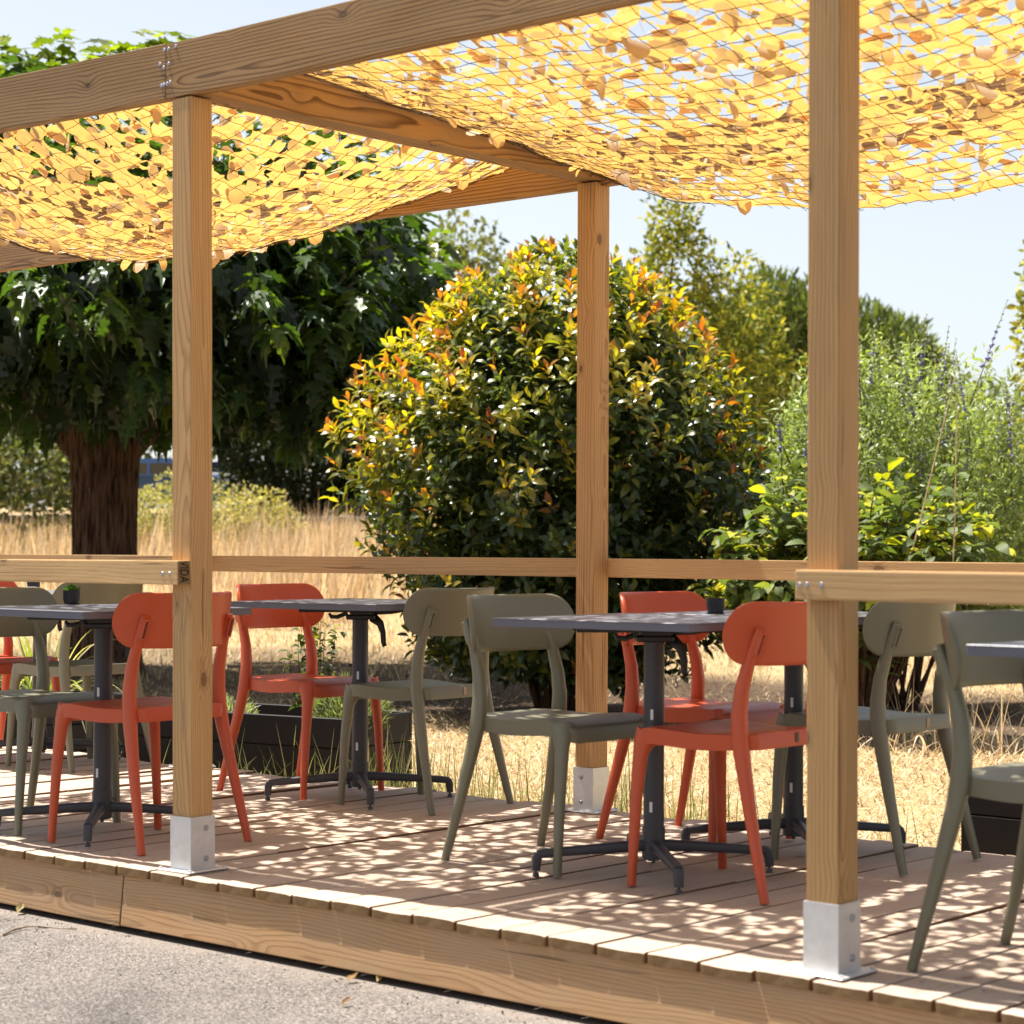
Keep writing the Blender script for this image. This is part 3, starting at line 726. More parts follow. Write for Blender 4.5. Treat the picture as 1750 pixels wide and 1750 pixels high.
def leaf_lobed():
    # five-lobed, long pointed drooping leaf
    half = [(0.0, 0.0), (.10, -.02), (.28, .06), (.19, .22), (.42, .34), (.17, .44), (.27, .66), (.10, .72), (0.0, 1.15)]
    rib = [(0, 0), (0, .25), (0, .5), (0, .75), (0, 1.15)]
    V = []; F = []
    def zz(x, y): return -.28 * max(0, y) ** 2 - .25 * x * x + .05 * abs(x)
    for (x, y) in rib: V.append((x, y, zz(x, y) - .02))
    for s in (-1, 1):
        b0 = len(V)
        for (x, y) in half[1:-1]: V.append((s * x, y, zz(x, y)))
        seq = [(0, b0, b0 + 1), (0, b0 + 1, 1), (1, b0 + 1, b0 + 2), (1, b0 + 2, 2), (2, b0 + 2, b0 + 3), (2, b0 + 3, b0 + 4), (2, b0 + 4, 3), (3, b0 + 4, b0 + 5), (3, b0 + 5, b0 + 6), (3, b0 + 6, 4)]
        F += [q if s < 0 else q[::-1] for q in seq]
    return np.array(V), np.array(F)
def norm(a): return a / np.maximum(np.linalg.norm(a, axis=1, keepdims=True), 1e-9)
def frames(d, n):
    d = norm(d); x = norm(np.cross(d, n)); z = np.cross(x, d)
    return np.stack([x, d, z], -1)          # columns: side, along, normal
def scatter(tv, tf, P, Fm, S, C):
    """template copied to each point; returns V, F, col"""
    n = len(P); k = len(tv)
    V = np.einsum('nij,kj->nki', Fm, tv) * S[:, None, None] + P[:, None, :]
    F = (tf[None] + (np.arange(n) * k)[:, None, None]).reshape(-1, 3)
    return V.reshape(-1, 3), F, np.repeat(C, k, 0)
def join(parts):
    V = []; F = []; C = []; o = 0
    for v, f, c in parts:
        V.append(v); F.append(f + o); C.append(c); o += len(v)
    return np.concatenate(V), np.concatenate(F), np.concatenate(C)
def unit(n):
    a = rng.normal(size=(n, 3)); return norm(a)
def leafy(parent, tv, tf, P, Fm, S, C, mat, name='foliage', n_parts=300, bins=8):
    """the nearest n_parts leaves as parts of their own, the rest as one stuff part"""
    if n_parts:
        d = np.linalg.norm(P - np.array(CAM), axis=1)
        vis = d - 0.0
        idx = np.argsort(vis)[:n_parts]
        rest = np.ones(len(P), bool); rest[idx] = False
        # colour variants share meshes
        key = C[idx].sum(1) + C[idx][:, 0] * 1.3; order = np.argsort(key); variants = np.array_split(order, bins)
        for vv in variants:
            if not len(vv): continue
            me = np_mesh('leaf', tv, tf, np.repeat(C[idx[vv]].mean(0)[None], len(tv), 0), False, mat)
            for j in vv:
                i = idx[j]
                o = bpy.data.objects.new('leaf', me); COL.objects.link(o); o.parent = parent
                Mx = Matrix([[*(Fm[i][r] * S[i]), P[i][r]] for r in range(3)] + [[0, 0, 0, 1]])
                o.matrix_local = parent.matrix_world.inverted() @ Mx if False else Matrix.Translation(-Vector(parent.location)) @ Mx
        P, Fm, S, C = P[rest], Fm[rest], S[rest], C[rest]
    V, F, c = scatter(tv, tf, P, Fm, S, C)
    o = link(name, np_mesh(name, V - np.array(parent.location), F, c, False, mat), parent); tag(o, kind='stuff'); return o

# ------------------------------------------------------------------ pots on the tables
def pot(x, y, label, plant):
    t = empty('plant_pot', (x, y, TZ), random.uniform(0, 6), label, 'potted plant', 'little black pots on the tables')
    MB().lathe([(.019, .0005), (.025, .004), (.0285, .018), (.0300, .050), (.0285, .0500), (.0275, .044), (.001, .043)], 28).build('pot', M['pot'], t, True, R(40))
    MB().lathe([(.0275, .0006), (.030, .002), (.0295, .0028), (.001, .0024)], 24).build('saucer', M['pot'], t)
    MB().lathe([(.001, .0405), (.0272, .0415), (.001, .0435)], 16).build('soil', M['soil'], t)
    P = []; D = []; S = []; C = []
    if plant == 'succulent':
        for k in range(34):
            a = k * 2.4; el = R(25 + 60 * (k / 34)); rr = .018 * (1 - k / 40)
            P.append((rr * math.cos(a) * .6, rr * math.sin(a) * .6, .043)); D.append((math.cos(a) * math.cos(el), math.sin(a) * math.cos(el), math.sin(el)))
            S.append(random.uniform(.024, .034)); C.append(np.array((.06, .15, .035)) * random.uniform(.7, 1.6))
        tv, tf = leaf_simple(1, .34, .5, -.1)
    else:
        for k in range(60):
            a = random.uniform(0, 6.28); el = R(random.uniform(15, 85)); rr = random.uniform(0, .014)
            P.append((rr * math.cos(a), rr * math.sin(a), .046 + random.uniform(0, .026))); D.append((math.cos(a) * math.cos(el), math.sin(a) * math.cos(el), math.sin(el)))
            S.append(random.uniform(.018, .036)); C.append(np.array((.62, .56, .04) if random.random() < .6 else (.10, .17, .04)) * random.uniform(.7, 1.2))
        tv, tf = leaf_simple(1, .5, .3, .1)
    P, D, S, C = map(np.array, (P, D, S, C))
    V, F, c = scatter(tv, tf, P, frames(D, np.tile((0, 0, 1.), (len(P), 1)) + unit(len(P)) * .2), S, C)
    link('leaves', np_mesh('leaves', V, F, c, False, M['soft_leaf']), t)
pot(.932, 1.345, 'small black pot with a yellow-green plant on the middle table', 'flower')
pot(-1.235, .498, 'small black pot with a spiky succulent on the left table', 'succulent')
pot(-3.235, 1.780, 'small black pot on the far left table, its top hidden by the rail', 'succulent')

# ------------------------------------------------------------------ camouflage nets
def net(label, X0, X1, Y0, Y1, zf, seed, wob=0.010):
    g = np.random.default_rng(seed)
    t = empty('shade_net', ((X0 + X1) / 2, (Y0 + Y1) / 2, 2.4), 0, label, 'shade net', 'camouflage shade nets under the pergola beams'); T0_ = np.array(t.location)
    ph = g.uniform(0, 6.28, 8)
    def Z(x, y):
        return zf((x - X0) / (X1 - X0), (y - Y0) / (Y1 - Y0)) + wob * (np.sin(x * 9 + ph[0] + 2 * np.sin(y * 4 + ph[1])) * np.sin(y * 11 + ph[2]) + .6 * np.sin(x * 23 + y * 17 + ph[3])) * .6
    du = 0.0072
    nx = int((X1 - X0) / du) + 1; ny = int((Y1 - Y0) / du) + 1
    gx, gy = np.meshgrid(np.linspace(X0, X1, nx), np.linspace(Y0, Y1, ny), indexing='ij')
    hole = np.zeros((nx - 1, ny - 1), bool)
    px, py = gx.copy(), gy.copy()
    cx = gx[:-1, :-1] + du / 2; cyy = gy[:-1, :-1] + du / 2
    sp = 0.0560
    FV = []; FF = []; fo = 0
    for i in range(int((X1 - X0) / sp)):
        for j in range(int((Y1 - Y0) / sp)):
            if g.random() < .06: continue
            c = np.array([X0 + (i + .5 + (.5 if j % 2 else 0)) * sp, Y0 + (j + .5) * sp]) + g.uniform(-.3, .3, 2) * sp
            a = g.uniform(.022, .043); bb = a * g.uniform(.55, 1.0); th = g.uniform(0, 6.283)
            if not (X0 + .05 < c[0] < X1 - .05 and Y0 + .05 < c[1] < Y1 - .05): continue
            ca, sa = math.cos(th), math.sin(th); hc = -.45
            i0 = max(0, int((c[0] - a - X0) / du) - 1); i1 = min(nx - 1, int((c[0] + a - X0) / du) + 2)
            j0 = max(0, int((c[1] - a - Y0) / du) - 1); j1 = min(ny - 1, int((c[1] + a - Y0) / du) + 2)
            lx = (cx[i0:i1, j0:j1] - c[0]); ly = (cyy[i0:i1, j0:j1] - c[1])
            u = (lx * ca + ly * sa) / a; v = (-lx * sa + ly * ca) / bb
            hole[i0:i1, j0:j1] |= ((u * u + v * v) < 1) & (u > hc)
            lx = (gx[i0:i1 + 1, j0:j1 + 1] - c[0]); ly = (gy[i0:i1 + 1, j0:j1 + 1] - c[1])
            u = (lx * ca + ly * sa) / a; v = (-lx * sa + ly * ca) / bb
            rr = np.sqrt(u * u + v * v) + 1e-9
            near = (np.abs(rr - 1) * bb < du * .62) & (u > hc - .1)
            k = np.where(near, 1 / rr, 1.0); u2 = u * k; v2 = v * k
            px[i0:i1 + 1, j0:j1 + 1] = np.where(near, c[0] + u2 * a * ca - v2 * bb * sa, px[i0:i1 + 1, j0:j1 + 1])
            py[i0:i1 + 1, j0:j1 + 1] = np.where(near, c[1] + u2 * a * sa + v2 * bb * ca, py[i0:i1 + 1, j0:j1 + 1])
            # flap, hinged on the chord u = hc, bending away
            q_ = g.random()
            if q_ < .46: al, c0_, c1_ = g.uniform(1.2, 1.9), .85, .3          # standing up
            elif q_ < .58: al, c0_, c1_ = g.uniform(2.5, 3.0), .92, .2         # folded back on top of the sheet
            elif q_ < .93: al, c0_, c1_ = g.uniform(-.4, .6), .6, .8
            else: al, c0_, c1_ = -g.uniform(.6, 1.4), .55, .9
            nu, nv = 6, 6; su = np.linspace(hc, .995, nu); uu = hc; zz = 0.0; pts = []
            hx = c[0] + hc * a * ca; hy = c[1] + hc * a * sa
            zb = float(Z(hx, hy)); gxz = (float(Z(hx + .01, hy)) - zb) / .01; gyz = (float(Z(hx, hy + .01)) - zb) / .01
            tw = g.uniform(-.35, .35)
            for q in range(nu):
                if q:
                    ang = al * min(1.1, c0_ + c1_ * (q - .5) / nu); ds = (su[q] - su[q - 1]) * a
                    uu += ds / a * math.cos(ang); zz += ds * math.sin(ang)
                hwid = math.sqrt(max(0, 1 - su[q] ** 2)) * bb
                for v_ in np.linspace(-1, 1, nv):
                    vx = v_ * hwid
                    wx = c[0] + uu * a * ca - vx * sa; wy = c[1] + uu * a * sa + vx * ca
                    pts.append((wx, wy, zb + (wx - hx) * gxz + (wy - hy) * gyz + zz + tw * vx * (q / nu)))
            FV += pts
            for q in range(nu - 1):
                for r_ in range(nv - 1):
                    k0 = fo + q * nv + r_; FF.append((k0, k0 + nv, k0 + nv + 1, k0 + 1))
            fo += nu * nv
    pz = Z(px, py)
    V = np.stack([px, py, pz], -1).reshape(-1, 3)
    I, J = np.nonzero(~hole); k = I * ny + J
    F = np.stack([k, k + ny, k + ny + 1, k + 1], -1)
    used = np.zeros(len(V), bool); used[F.ravel()] = True; remap = np.cumsum(used) - 1
    fab = link('fabric', np_mesh('fabric', V[used] - T0_, remap[F], None, True, M['net']), t)
    fl = link('fabric_flaps', np_mesh('fabric_flaps', np.array(FV) - T0_, FF, None, True, M['flap']), t); tag(fl, kind='stuff')
    # cords under the fabric
    CV = []; CF = []; co = 0
    cs = 0.078; rad = 0.0012
    def strand(pts):
        nonlocal co
        P = np.array(pts); n = len(P)
        tdir = norm(np.gradient(P, axis=0)); s1 = norm(np.cross(tdir, np.tile((0, 0, 1.), (n, 1)))); s2 = np.cross(s1, tdir)
        for q in range(3):
            an = q * 2.094; CV.append(P + s1 * math.cos(an) * rad + s2 * math.sin(an) * rad)
        for q in range(3):
            b0 = co + q * n; b1 = co + ((q + 1) % 3) * n; kk = np.arange(n - 1)
            CF.append(np.stack([b0 + kk, b1 + kk, b1 + kk + 1, b0 + kk + 1], -1))
        co += 3 * n
    for x in np.arange(X0 + .02, X1, cs):
        y = np.linspace(Y0, Y1, 64); xx = x + .012 * np.sin(y * 5 + x * 7) + g.normal(0, .0035, 64); yy = y
        strand(np.stack([xx, yy, Z(xx, yy) - .006 - np.abs(g.normal(0, .003, 64))], -1))
    for y in np.arange(Y0 + .02, Y1, cs):
        x = np.linspace(X0, X1, 72); yy = y + .012 * np.sin(x * 5 + y * 7) + g.normal(0, .0035, 72)
        strand(np.stack([x, yy, Z(x, yy) - .006 - np.abs(g.normal(0, .003, 72))], -1))
    link('cord_mesh', np_mesh('cord_mesh', np.concatenate(CV) - T0_, np.concatenate(CF), None, False, M['cord']), t)
    return t
net('yellow camouflage net sagging at the right, bright sky showing through', .030, 2.62, .050, 1.90,
    lambda u, v: 2.455 - .13 * v - (4 * np.clip(u * (1 - u), 0, 1)) ** .8 * (.235 * np.clip(v, 0, 1) ** .5 + .02 * v * np.abs(np.sin(u * 9.4))), 5)
net('yellow camouflage net sagging at the left in front of the dark tree', -2.90, -.090, .050, 1.925,
    lambda u, v: 2.45 - .01 * v - .35 * (4 * u * (1 - u)) * (4 * v * (1 - v)) - .10 * 4 * u * (1 - u) * v ** 2, 9)

# ------------------------------------------------------------------ planters
def planter(x, y, yaw, L, D_, label, H_=.40):
    t = empty('planter_box', (x, y, GZ), R(yaw), label, 'planter', 'black wooden planters behind the terrace')
    bh = H_ / 3
    for k in range(3):
        z0 = k * bh + .002; z1 = (k + 1) * bh - .002
        for nm, (x0, x1, y0, y1) in (('f', (-L, 0, 0, .02)), ('b', (-L, 0, D_ - .02, D_)), ('r', (-.02, 0, .0202, D_ - .0202)), ('l', (-L, -L + .02, .0202, D_ - .0202))):
            MB().box(x0, x1, y0, y1, z0, z1, .003).build('board', M['planter'], t)
    MB().box(-L + .021, -.021, .021, D_ - .021, .02, H_ - .07).build('soil', M['soil'], t)
    return t
planter(-1.83, 2.41, 9, 1.30, .52, 'long black wooden planter behind the orange chair and left front post', .405)
planter(-3.72, 2.30, 9, 1.30, .50, 'black planter farthest left, holding the spiky grassy plant', .405)
planter(2.57, 2.28, 0, 1.30, .52, 'black planter at the right edge behind the nearest olive chair', .405)

def stem_mesh(paths, rad):
    b = MB()
    for p in paths: b.sweep(p, [(rad * (1.3 - i / len(p)), rad * (1.3 - i / len(p))) for i in range(len(p))], n=5, p=2, up=(.3, 1, .1))
    return b
# leafy young shrub in the long planter
def small_shrub(x, y, z, h, label, ns=9):
    t = empty('potted_shrub', (x, y, z), 0, label, 'plant')
    paths = []; P = []; D = []
    for k in range(ns):
        a = rng.uniform(0, 6.28); top = np.array([math.cos(a) * rng.uniform(.03, .17), math.sin(a) * rng.uniform(.03, .12), h * rng.uniform(.6, 1.0)])
        b0 = np.array([math.cos(a) * .04, math.sin(a) * .03, 0]); pts = [b0 + (top - b0) * s + np.array([0.012 * math.sin(s * 5 + k), 0.01 * math.cos(s * 4 + k), 0]) for s in np.linspace(0, 1, 6)]
        paths.append([tuple(q) for q in pts])
        for s in np.linspace(.25, 1, 13):
            p = b0 + (top - b0) * s; an = rng.uniform(0, 6.28); P.append(p); D.append((math.cos(an), math.sin(an), rng.uniform(-.5, .6)))
    stem_mesh(paths, .0045).build('stems', M['twig'], t, True)
    P = np.array(P); D = np.array(D); n = len(P)
    C = np.where(rng.random((n, 1)) < .25, np.array([[.20, .22, .03]]), np.array([[.055, .085, .03]])) * rng.uniform(.6, 1.4, (n, 1))
    tv, tf = leaf_simple(1, .52, .3, .25)
    V, F, c = scatter(tv, tf, P, frames(D, np.tile((0, 0, 1.), (n, 1)) + unit(n) * .5), rng.uniform(.035, .062, n), C)
    link('leaves', np_mesh('leaves', V, F, c, False, M['soft_leaf']), t)
small_shrub(-2.28, 2.64, GZ + .335, .52, 'leafy young shrub growing in the long black planter', 12)
# low grey-green herb mound
def herb(x, y, z, rx, ry, h, n, col, label, L=(.03, .06), w=.16):
    t = empty('herb_clump', (x, y, z), 0, label, 'plant')
    a = rng.uniform(0, 6.28, n); r = np.sqrt(rng.random(n)); hh = rng.random(n)
    P = np.stack([np.cos(a) * r * rx, np.sin(a) * r * ry, hh * h * (1 - .5 * r ** 2)], -1)
    D = np.stack([np.cos(a) * r, np.sin(a) * r, np.full(n, .9)], -1) + unit(n) * .5
    tv, tf = leaf_narrow(1, w, .2)
    C = np.array(col)[None] * rng.uniform(.6, 1.5, (n, 1))
    V, F, c = scatter(tv, tf, P, frames(D, unit(n)), rng.uniform(*L, n), C)
    o = link('foliage', np_mesh('foliage', V, F, c, False, M['soft_leaf']), t); tag(o, kind='stuff')
herb(-2.00, 2.62, GZ + .335, .16, .17, .24, 1500, (.20, .23, .13), 'bushy grey-green herb at the right end of the long planter')
herb(-2.72, 2.50, GZ + .335, .13, .13, .10, 500, (.30, .32, .24), 'silvery low plant at the left of the long planter')
# arching strap-leaved plant
def blades(Pb, D, Ln, Wd, C, seg=5, droop=.8):
    n = len(Pb); V = []; F = []; k = 0
    s = np.linspace(0, 1, seg + 1)
    side = norm(np.cross(D, np.tile((0, 0, 1.), (n, 1))) + 1e-6)
    Vs = []
    for i, q in enumerate(s):
        c = Pb + D * (Ln * q)[:, None]; c = c.copy(); c[:, 2] -= droop * Ln * q ** 2.2 * np.linalg.norm(D[:, :2], axis=1)
        w = (Wd * (1 - q ** 2) * .5 + .0003)[:, None]
        Vs.append(c - side * w); Vs.append(c + side * w)
    V = np.stack(Vs, 1).reshape(-1, 3); m_ = 2 * (seg + 1)
    base = (np.arange(n) * m_)[:, None]
    Fs = []
    for i in range(seg):
        Fs.append(base + np.array([[2 * i, 2 * i + 1, 2 * i + 3]])); Fs.append(base + np.array([[2 * i, 2 * i + 3, 2 * i + 2]]))
    return V, np.concatenate(Fs), np.repeat(C, m_, 0)
def strap_plant(x, y, z, n, Lr, label):
    t = empty('strap_leaved_plant', (x, y, z), 0, label, 'plant')
    a = rng.uniform(0, 6.28, n); el = rng.uniform(.5, 1.35, n)
    D = np.stack([np.cos(a) * np.cos(el), np.sin(a) * np.cos(el), np.sin(el)], -1)
    P = np.stack([np.cos(a) * .04, np.sin(a) * .04, np.zeros(n)], -1)
    C = np.where(rng.random((n, 1)) < .35, np.array([[.50, .44, .24]]), np.array([[.22, .27, .06]])) * rng.uniform(.7, 1.3, (n, 1))
    L = rng.uniform(*Lr, n)
    V, F, c = blades(P, D, L, np.full(n, .020), C, 7, 1.0)
    idx = F.reshape(7, 2, n, 3) if False else None
    link('leaves', np_mesh('leaves', V, F, c, False, M['soft_leaf']), t)
strap_plant(-4.15, 2.50, GZ + .335, 70, (.45, .85), 'arching strap-leaved plant in the far left planter')
strap_plant(-4.85, 2.42, GZ + .335, 50, (.40, .75), 'second strap-leaved plant at the left edge of the far planter')

# ------------------------------------------------------------------ trees and shrubs
def local(lat, dep, z):        # offsets in the lateral / depth frame -> world offset
    return np.stack([_r2.x * lat + _f2.x * dep, _r2.y * lat + _f2.y * dep, z], -1)
def limb_mesh(paths):
    b = MB()
    for pts, r0, r1, n in paths:
        k = len(pts); b.sweep(pts, [(2 * (r0 + (r1 - r0) * i / (k - 1)),) * 2 for i in range(k)], n=n, p=2, up=(.31, .95, .05))
    return b
def in_lobes(lobes, n, shell=.55):
    """points in a union of ellipsoids, denser near the surface; returns offset (lat, dep, z) and outward direction"""
    vol = np.array([l[3] * l[4] + l[3] * l[5] + l[4] * l[5] for l in lobes]); w = vol / vol.sum()
    k = rng.choice(len(lobes), n, p=w); L = np.array(lobes)[k]
    d = unit(n); r = 1 - shell * rng.random(n) ** 1.6
    r *= 1 + .10 * np.sin(d[:, 0] * 7 + k) * np.sin(d[:, 2] * 6 + k * 2) + .05 * np.sin(d[:, 1] * 13 + k)
    P = L[:, :3] + d * L[:, 3:6] * r[:, None]
    o = norm(d / L[:, 3:6])
    inside = np.zeros(n, bool)
    for i, l in enumerate(lobes):
        q = (((P - np.array(l[:3])) / np.array(l[3:6])) ** 2).sum(1); inside |= (q < .42) & (k != i)
    return P[~inside], o[~inside]
def to_world(P): return local(P[:, 0], P[:, 1], P[:, 2])

# --- the big drooping tree at the left
TB = there(-3.72, 19.0); TB.z = float(ground_z(TB.x, TB.y))
tree = empty('broadleaf_tree', TB, 0, 'large dark tree with drooping lobed leaves and a thick reddish trunk', 'tree')
lobes = [(0, 0, 3.65, 2.5, 3.0, 1.65), (1.9, -.3, 3.45, 1.35, 2.2, 1.35), (-2.6, 0, 3.35, 2.3, 2.6, 1.45), (.2, -2.4, 3.15, 2.3, 1.6, 1.10), (-2.2, -1.8, 3.1, 1.8, 1.5, 1.05), (1.75, 1.4, 3.35, 1.45, 1.6, 1.3), (2.0, -1.6, 2.75, 1.15, 1.2, .85)]
P, O = in_lobes(lobes, 2100, .75)
P[:, 2] = np.maximum(P[:, 2], 1.95 + .25 * np.sin(P[:, 0] * 3.1) + .15 * rng.random(len(P)))
Pw = to_world(P); Ow = to_world(O)
# upright sprigs at the very top
ns = 70; sp = np.stack([rng.uniform(-2.2, .9, ns), rng.uniform(-.5, .5, ns), np.zeros(ns)], -1); sp[:, 2] = 5.32 + rng.uniform(-.22, .22, ns) + .13 * (sp[:, 0] + 1.0); sp[0] = (1.25, 0, 5.62)
Pw = np.concatenate([Pw, to_world(sp)]); Ow = np.concatenate([Ow, np.tile((0, 0, 1.), (ns, 1))])
LP = []; LD = []; LN = []; LC = []; LS = []
for i in range(len(Pw)):
    m_ = rng.integers(7, 12); az0 = rng.uniform(0, 6.28); o = Ow[i]
    bright = rng.random() < .16 or i >= len(Pw) - ns; top_ = i >= len(Pw) - ns
    for k in range(m_):
        az = az0 + k * 2.4; up_ = (k / m_)
        d = np.array([math.cos(az) * .75, math.sin(az) * .75, .15 - .95 * (1 - up_)]) + o * .35
        p = Pw[i] + np.array([math.cos(az), math.sin(az), 0]) * .05 + np.array([0, 0, .16 * up_]) + rng.normal(0, .03, 3)
        LP.append(p); LD.append(d); LN.append(np.array([math.cos(az) * .5, math.sin(az) * .5, 1.0]) + rng.normal(0, .25, 3))
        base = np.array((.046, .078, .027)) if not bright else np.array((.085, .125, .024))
        if top_: base = np.array((.13, .16, .02))  # backlit look of the top sprigs put into their leaf colour
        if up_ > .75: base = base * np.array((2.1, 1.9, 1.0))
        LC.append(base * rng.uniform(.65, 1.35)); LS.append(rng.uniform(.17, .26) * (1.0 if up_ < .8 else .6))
LP, LD, LN, LC, LS = map(np.array, (LP, LD, LN, LC, LS))
tv, tf = leaf_lobed()
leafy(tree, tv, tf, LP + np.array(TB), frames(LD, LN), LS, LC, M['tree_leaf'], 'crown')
# inner foliage that closes the crown
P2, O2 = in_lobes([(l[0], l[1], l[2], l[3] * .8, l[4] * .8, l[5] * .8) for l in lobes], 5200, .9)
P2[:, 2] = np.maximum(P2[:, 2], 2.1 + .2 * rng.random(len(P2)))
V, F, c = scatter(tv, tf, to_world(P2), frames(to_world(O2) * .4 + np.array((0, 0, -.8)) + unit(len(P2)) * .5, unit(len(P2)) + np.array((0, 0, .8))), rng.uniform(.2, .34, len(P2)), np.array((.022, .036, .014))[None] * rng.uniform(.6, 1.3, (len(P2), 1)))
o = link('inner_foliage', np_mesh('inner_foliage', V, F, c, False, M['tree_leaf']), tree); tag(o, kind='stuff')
# trunk with ridged bark
nr, nh = 150, 70; V = []; F = []
pv = np.random.default_rng(4).uniform(0, 6.28, 12)
for j in range(nh + 1):
    z = 2.75 * j / nh; rad = .285 + .10 * math.exp(-z / .25) - .02 * math.sin(z * 1.2) + .05 * max(0, z - 1.7)
    for i in range(nr):
        a = 2 * math.pi * i / nr
        rg = abs(math.sin(a * 11 + pv[0] + .9 * math.sin(z * 1.7 + pv[1]) + .8 * math.sin(z * 5.3 + a * 2))) * .016 + abs(math.sin(a * 23 + pv[2] + 1.4 * math.sin(z * 3.9 + pv[3]) + a * math.sin(z * 2))) * .016 + .02 * math.sin(a * 3 + z + pv[4])
        V.append(((rad + rg) * math.cos(a), (rad + rg) * math.sin(a), z - .05))
for j in range(nh):
    for i in range(nr): F.append((j * nr + i, j * nr + (i + 1) % nr, (j + 1) * nr + (i + 1) % nr, (j + 1) * nr + i))
link('trunk', np_mesh('trunk', V, F, None, True, M['bark']), tree)
paths = []
for k in range(7):
    a = k * .9 + .3; e = to_world(np.array([[math.cos(a) * 1.9, math.sin(a) * 1.7, 3.6 + .5 * math.sin(k * 2.1)]]))[0]
    pts = [tuple(np.array((0, 0, 1.9)) + (e - np.array((0, 0, 1.9))) * s + np.array((.12 * math.sin(s * 5 + k), .12 * math.cos(s * 4 + k), .25 * math.sin(s * 3.1)))) for s in np.linspace(0, 1, 7)]
    paths.append((pts, .15, .035, 10))
limb_mesh(paths).build('limbs', M['bark'], tree, True)

# --- photinia: glossy leaves, yellow and red young shoots
PB = there(.33, 14.5); PB.z = float(ground_z(PB.x, PB.y))
pho = empty('photinia_bush', PB, 0, 'big rounded bush with glossy dark leaves and yellow and red young shoots', 'bush')
prof_z = np.array([.25, .5, .9, 1.3, 1.8, 2.15, 2.55, 2.85, 3.08, 3.22]); prof_r = np.array([.66, .92, 1.12, 1.26, 1.33, 1.23, 1.00, .78, .44, .10])
n = 2700
zt = rng.random(n * 3); z = .25 + 2.95 * zt; keep = rng.random(n * 3) < np.interp(z, prof_z, prof_r) / 1.53; z = z[keep][:n]; n = len(z)
az = rng.uniform(0, 6.283, n)
rr = np.interp(z, prof_z, prof_r) * (1 + .09 * np.sin(az * 3 + z * 2.2) + .09 * np.sin(az * 7 + z * 5) + .07 * np.sin(az * 13 - z * 9))
rr *= np.where(rng.random(n) < .13, 1 + rng.uniform(0, .10, n), 1 - .40 * rng.random(n) ** 1.5)
P = np.stack([np.cos(az) * rr, np.sin(az) * rr, z], -1)
sl = np.interp(z, [.2, 1.0, 1.7, 2.4, 3.2], [-.35, -.1, .15, .6, 1.6])
O = norm(np.stack([np.cos(az), np.sin(az), sl], -1))
Pw = to_world(P); Ow = to_world(O)
LP = []; LD = []; LN = []; LC = []; LS = []; stems = []
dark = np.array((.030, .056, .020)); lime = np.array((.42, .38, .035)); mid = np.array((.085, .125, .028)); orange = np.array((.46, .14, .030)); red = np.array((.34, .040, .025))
for i in range(n):
    ax = norm((Ow[i] * .75 + np.array((0, 0, .75)) + rng.normal(0, .3, 3))[None])[0]
    s1 = np.cross(ax, (0.3, .2, 1.0)); s1 /= np.linalg.norm(s1); s2 = np.cross(ax, s1)
    zz = P[i, 2]; young = sstep(1.45, 2.75, zz + rng.normal(0, .40) + .45 * (-P[i, 0] / 1.5))  # besides young growth, the sunward left side is yellowed in the colour
    if P[i, 2] < .8: young *= .35
    outer = rr[i] / np.interp(z[i], prof_z, prof_r) > .86
    hot = outer and rng.random() < .10 + .34 * young
    m_ = int(rng.integers(7, 11)); Ls = rng.uniform(.10, .20)
    for k in range(m_):
        t = k / (m_ - 1); an = k * 2.4 + i
        rad = s1 * math.cos(an) + s2 * math.sin(an)
        d = ax * (.15 + .9 * t) + rad * (1.0 - .55 * t) + np.array((0, 0, -.28 * (1 - t)))
        c = dark + (mid - dark) * min(1, young * 1.2 + .25 * t)
        if outer: c = c + (lime - c) * float(np.clip(young * (.40 + .8 * t) - .10 + rng.normal(0, .22), 0, 1))
        if hot and t > .6: c = c + ((orange if rng.random() < .7 else red) - c) * (t - .35) * 1.3
        LP.append(Pw[i] + ax * (Ls * (t - .5)) + rad * .006); LD.append(d); LN.append(ax + rad * -.3 + rng.normal(0, .22, 3))
        LC.append(np.clip(c * rng.uniform(.75, 1.25), 0, 1)); LS.append(rng.uniform(.080, .130) * (1 - .42 * max(0, t - .5)))
LP, LD, LN, LC, LS = map(np.array, (LP, LD, LN, LC, LS))
tv, tf = leaf_simple(1, .40, .22, .22)
leafy(pho, tv, tf, LP + np.array(PB), frames(LD, LN), LS, LC, M['leaf'], 'foliage')
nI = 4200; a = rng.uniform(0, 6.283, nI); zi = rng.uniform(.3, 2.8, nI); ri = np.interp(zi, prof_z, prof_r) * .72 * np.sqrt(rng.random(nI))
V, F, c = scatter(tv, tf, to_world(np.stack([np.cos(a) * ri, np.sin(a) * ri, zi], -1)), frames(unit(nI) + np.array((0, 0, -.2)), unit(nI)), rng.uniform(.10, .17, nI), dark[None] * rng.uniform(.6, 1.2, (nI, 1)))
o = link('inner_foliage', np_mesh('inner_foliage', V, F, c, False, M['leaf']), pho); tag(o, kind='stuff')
paths = []
for k in range(16):
    a = k * 2.4; e = np.array((math.cos(a) * rng.uniform(.3, 1.1), math.sin(a) * rng.uniform(.3, 1.1), rng.uniform(1.0, 2.6)))
    paths.append(([tuple(np.array((math.cos(a) * .12, math.sin(a) * .12, -.05)) * (1 - s) + e * s + np.array((0, 0, .15 * math.sin(s * 3.14)))) for s in np.linspace(0, 1, 6)], .026, .006, 7))
limb_mesh(paths).build('stems', M['twig'], pho, True)

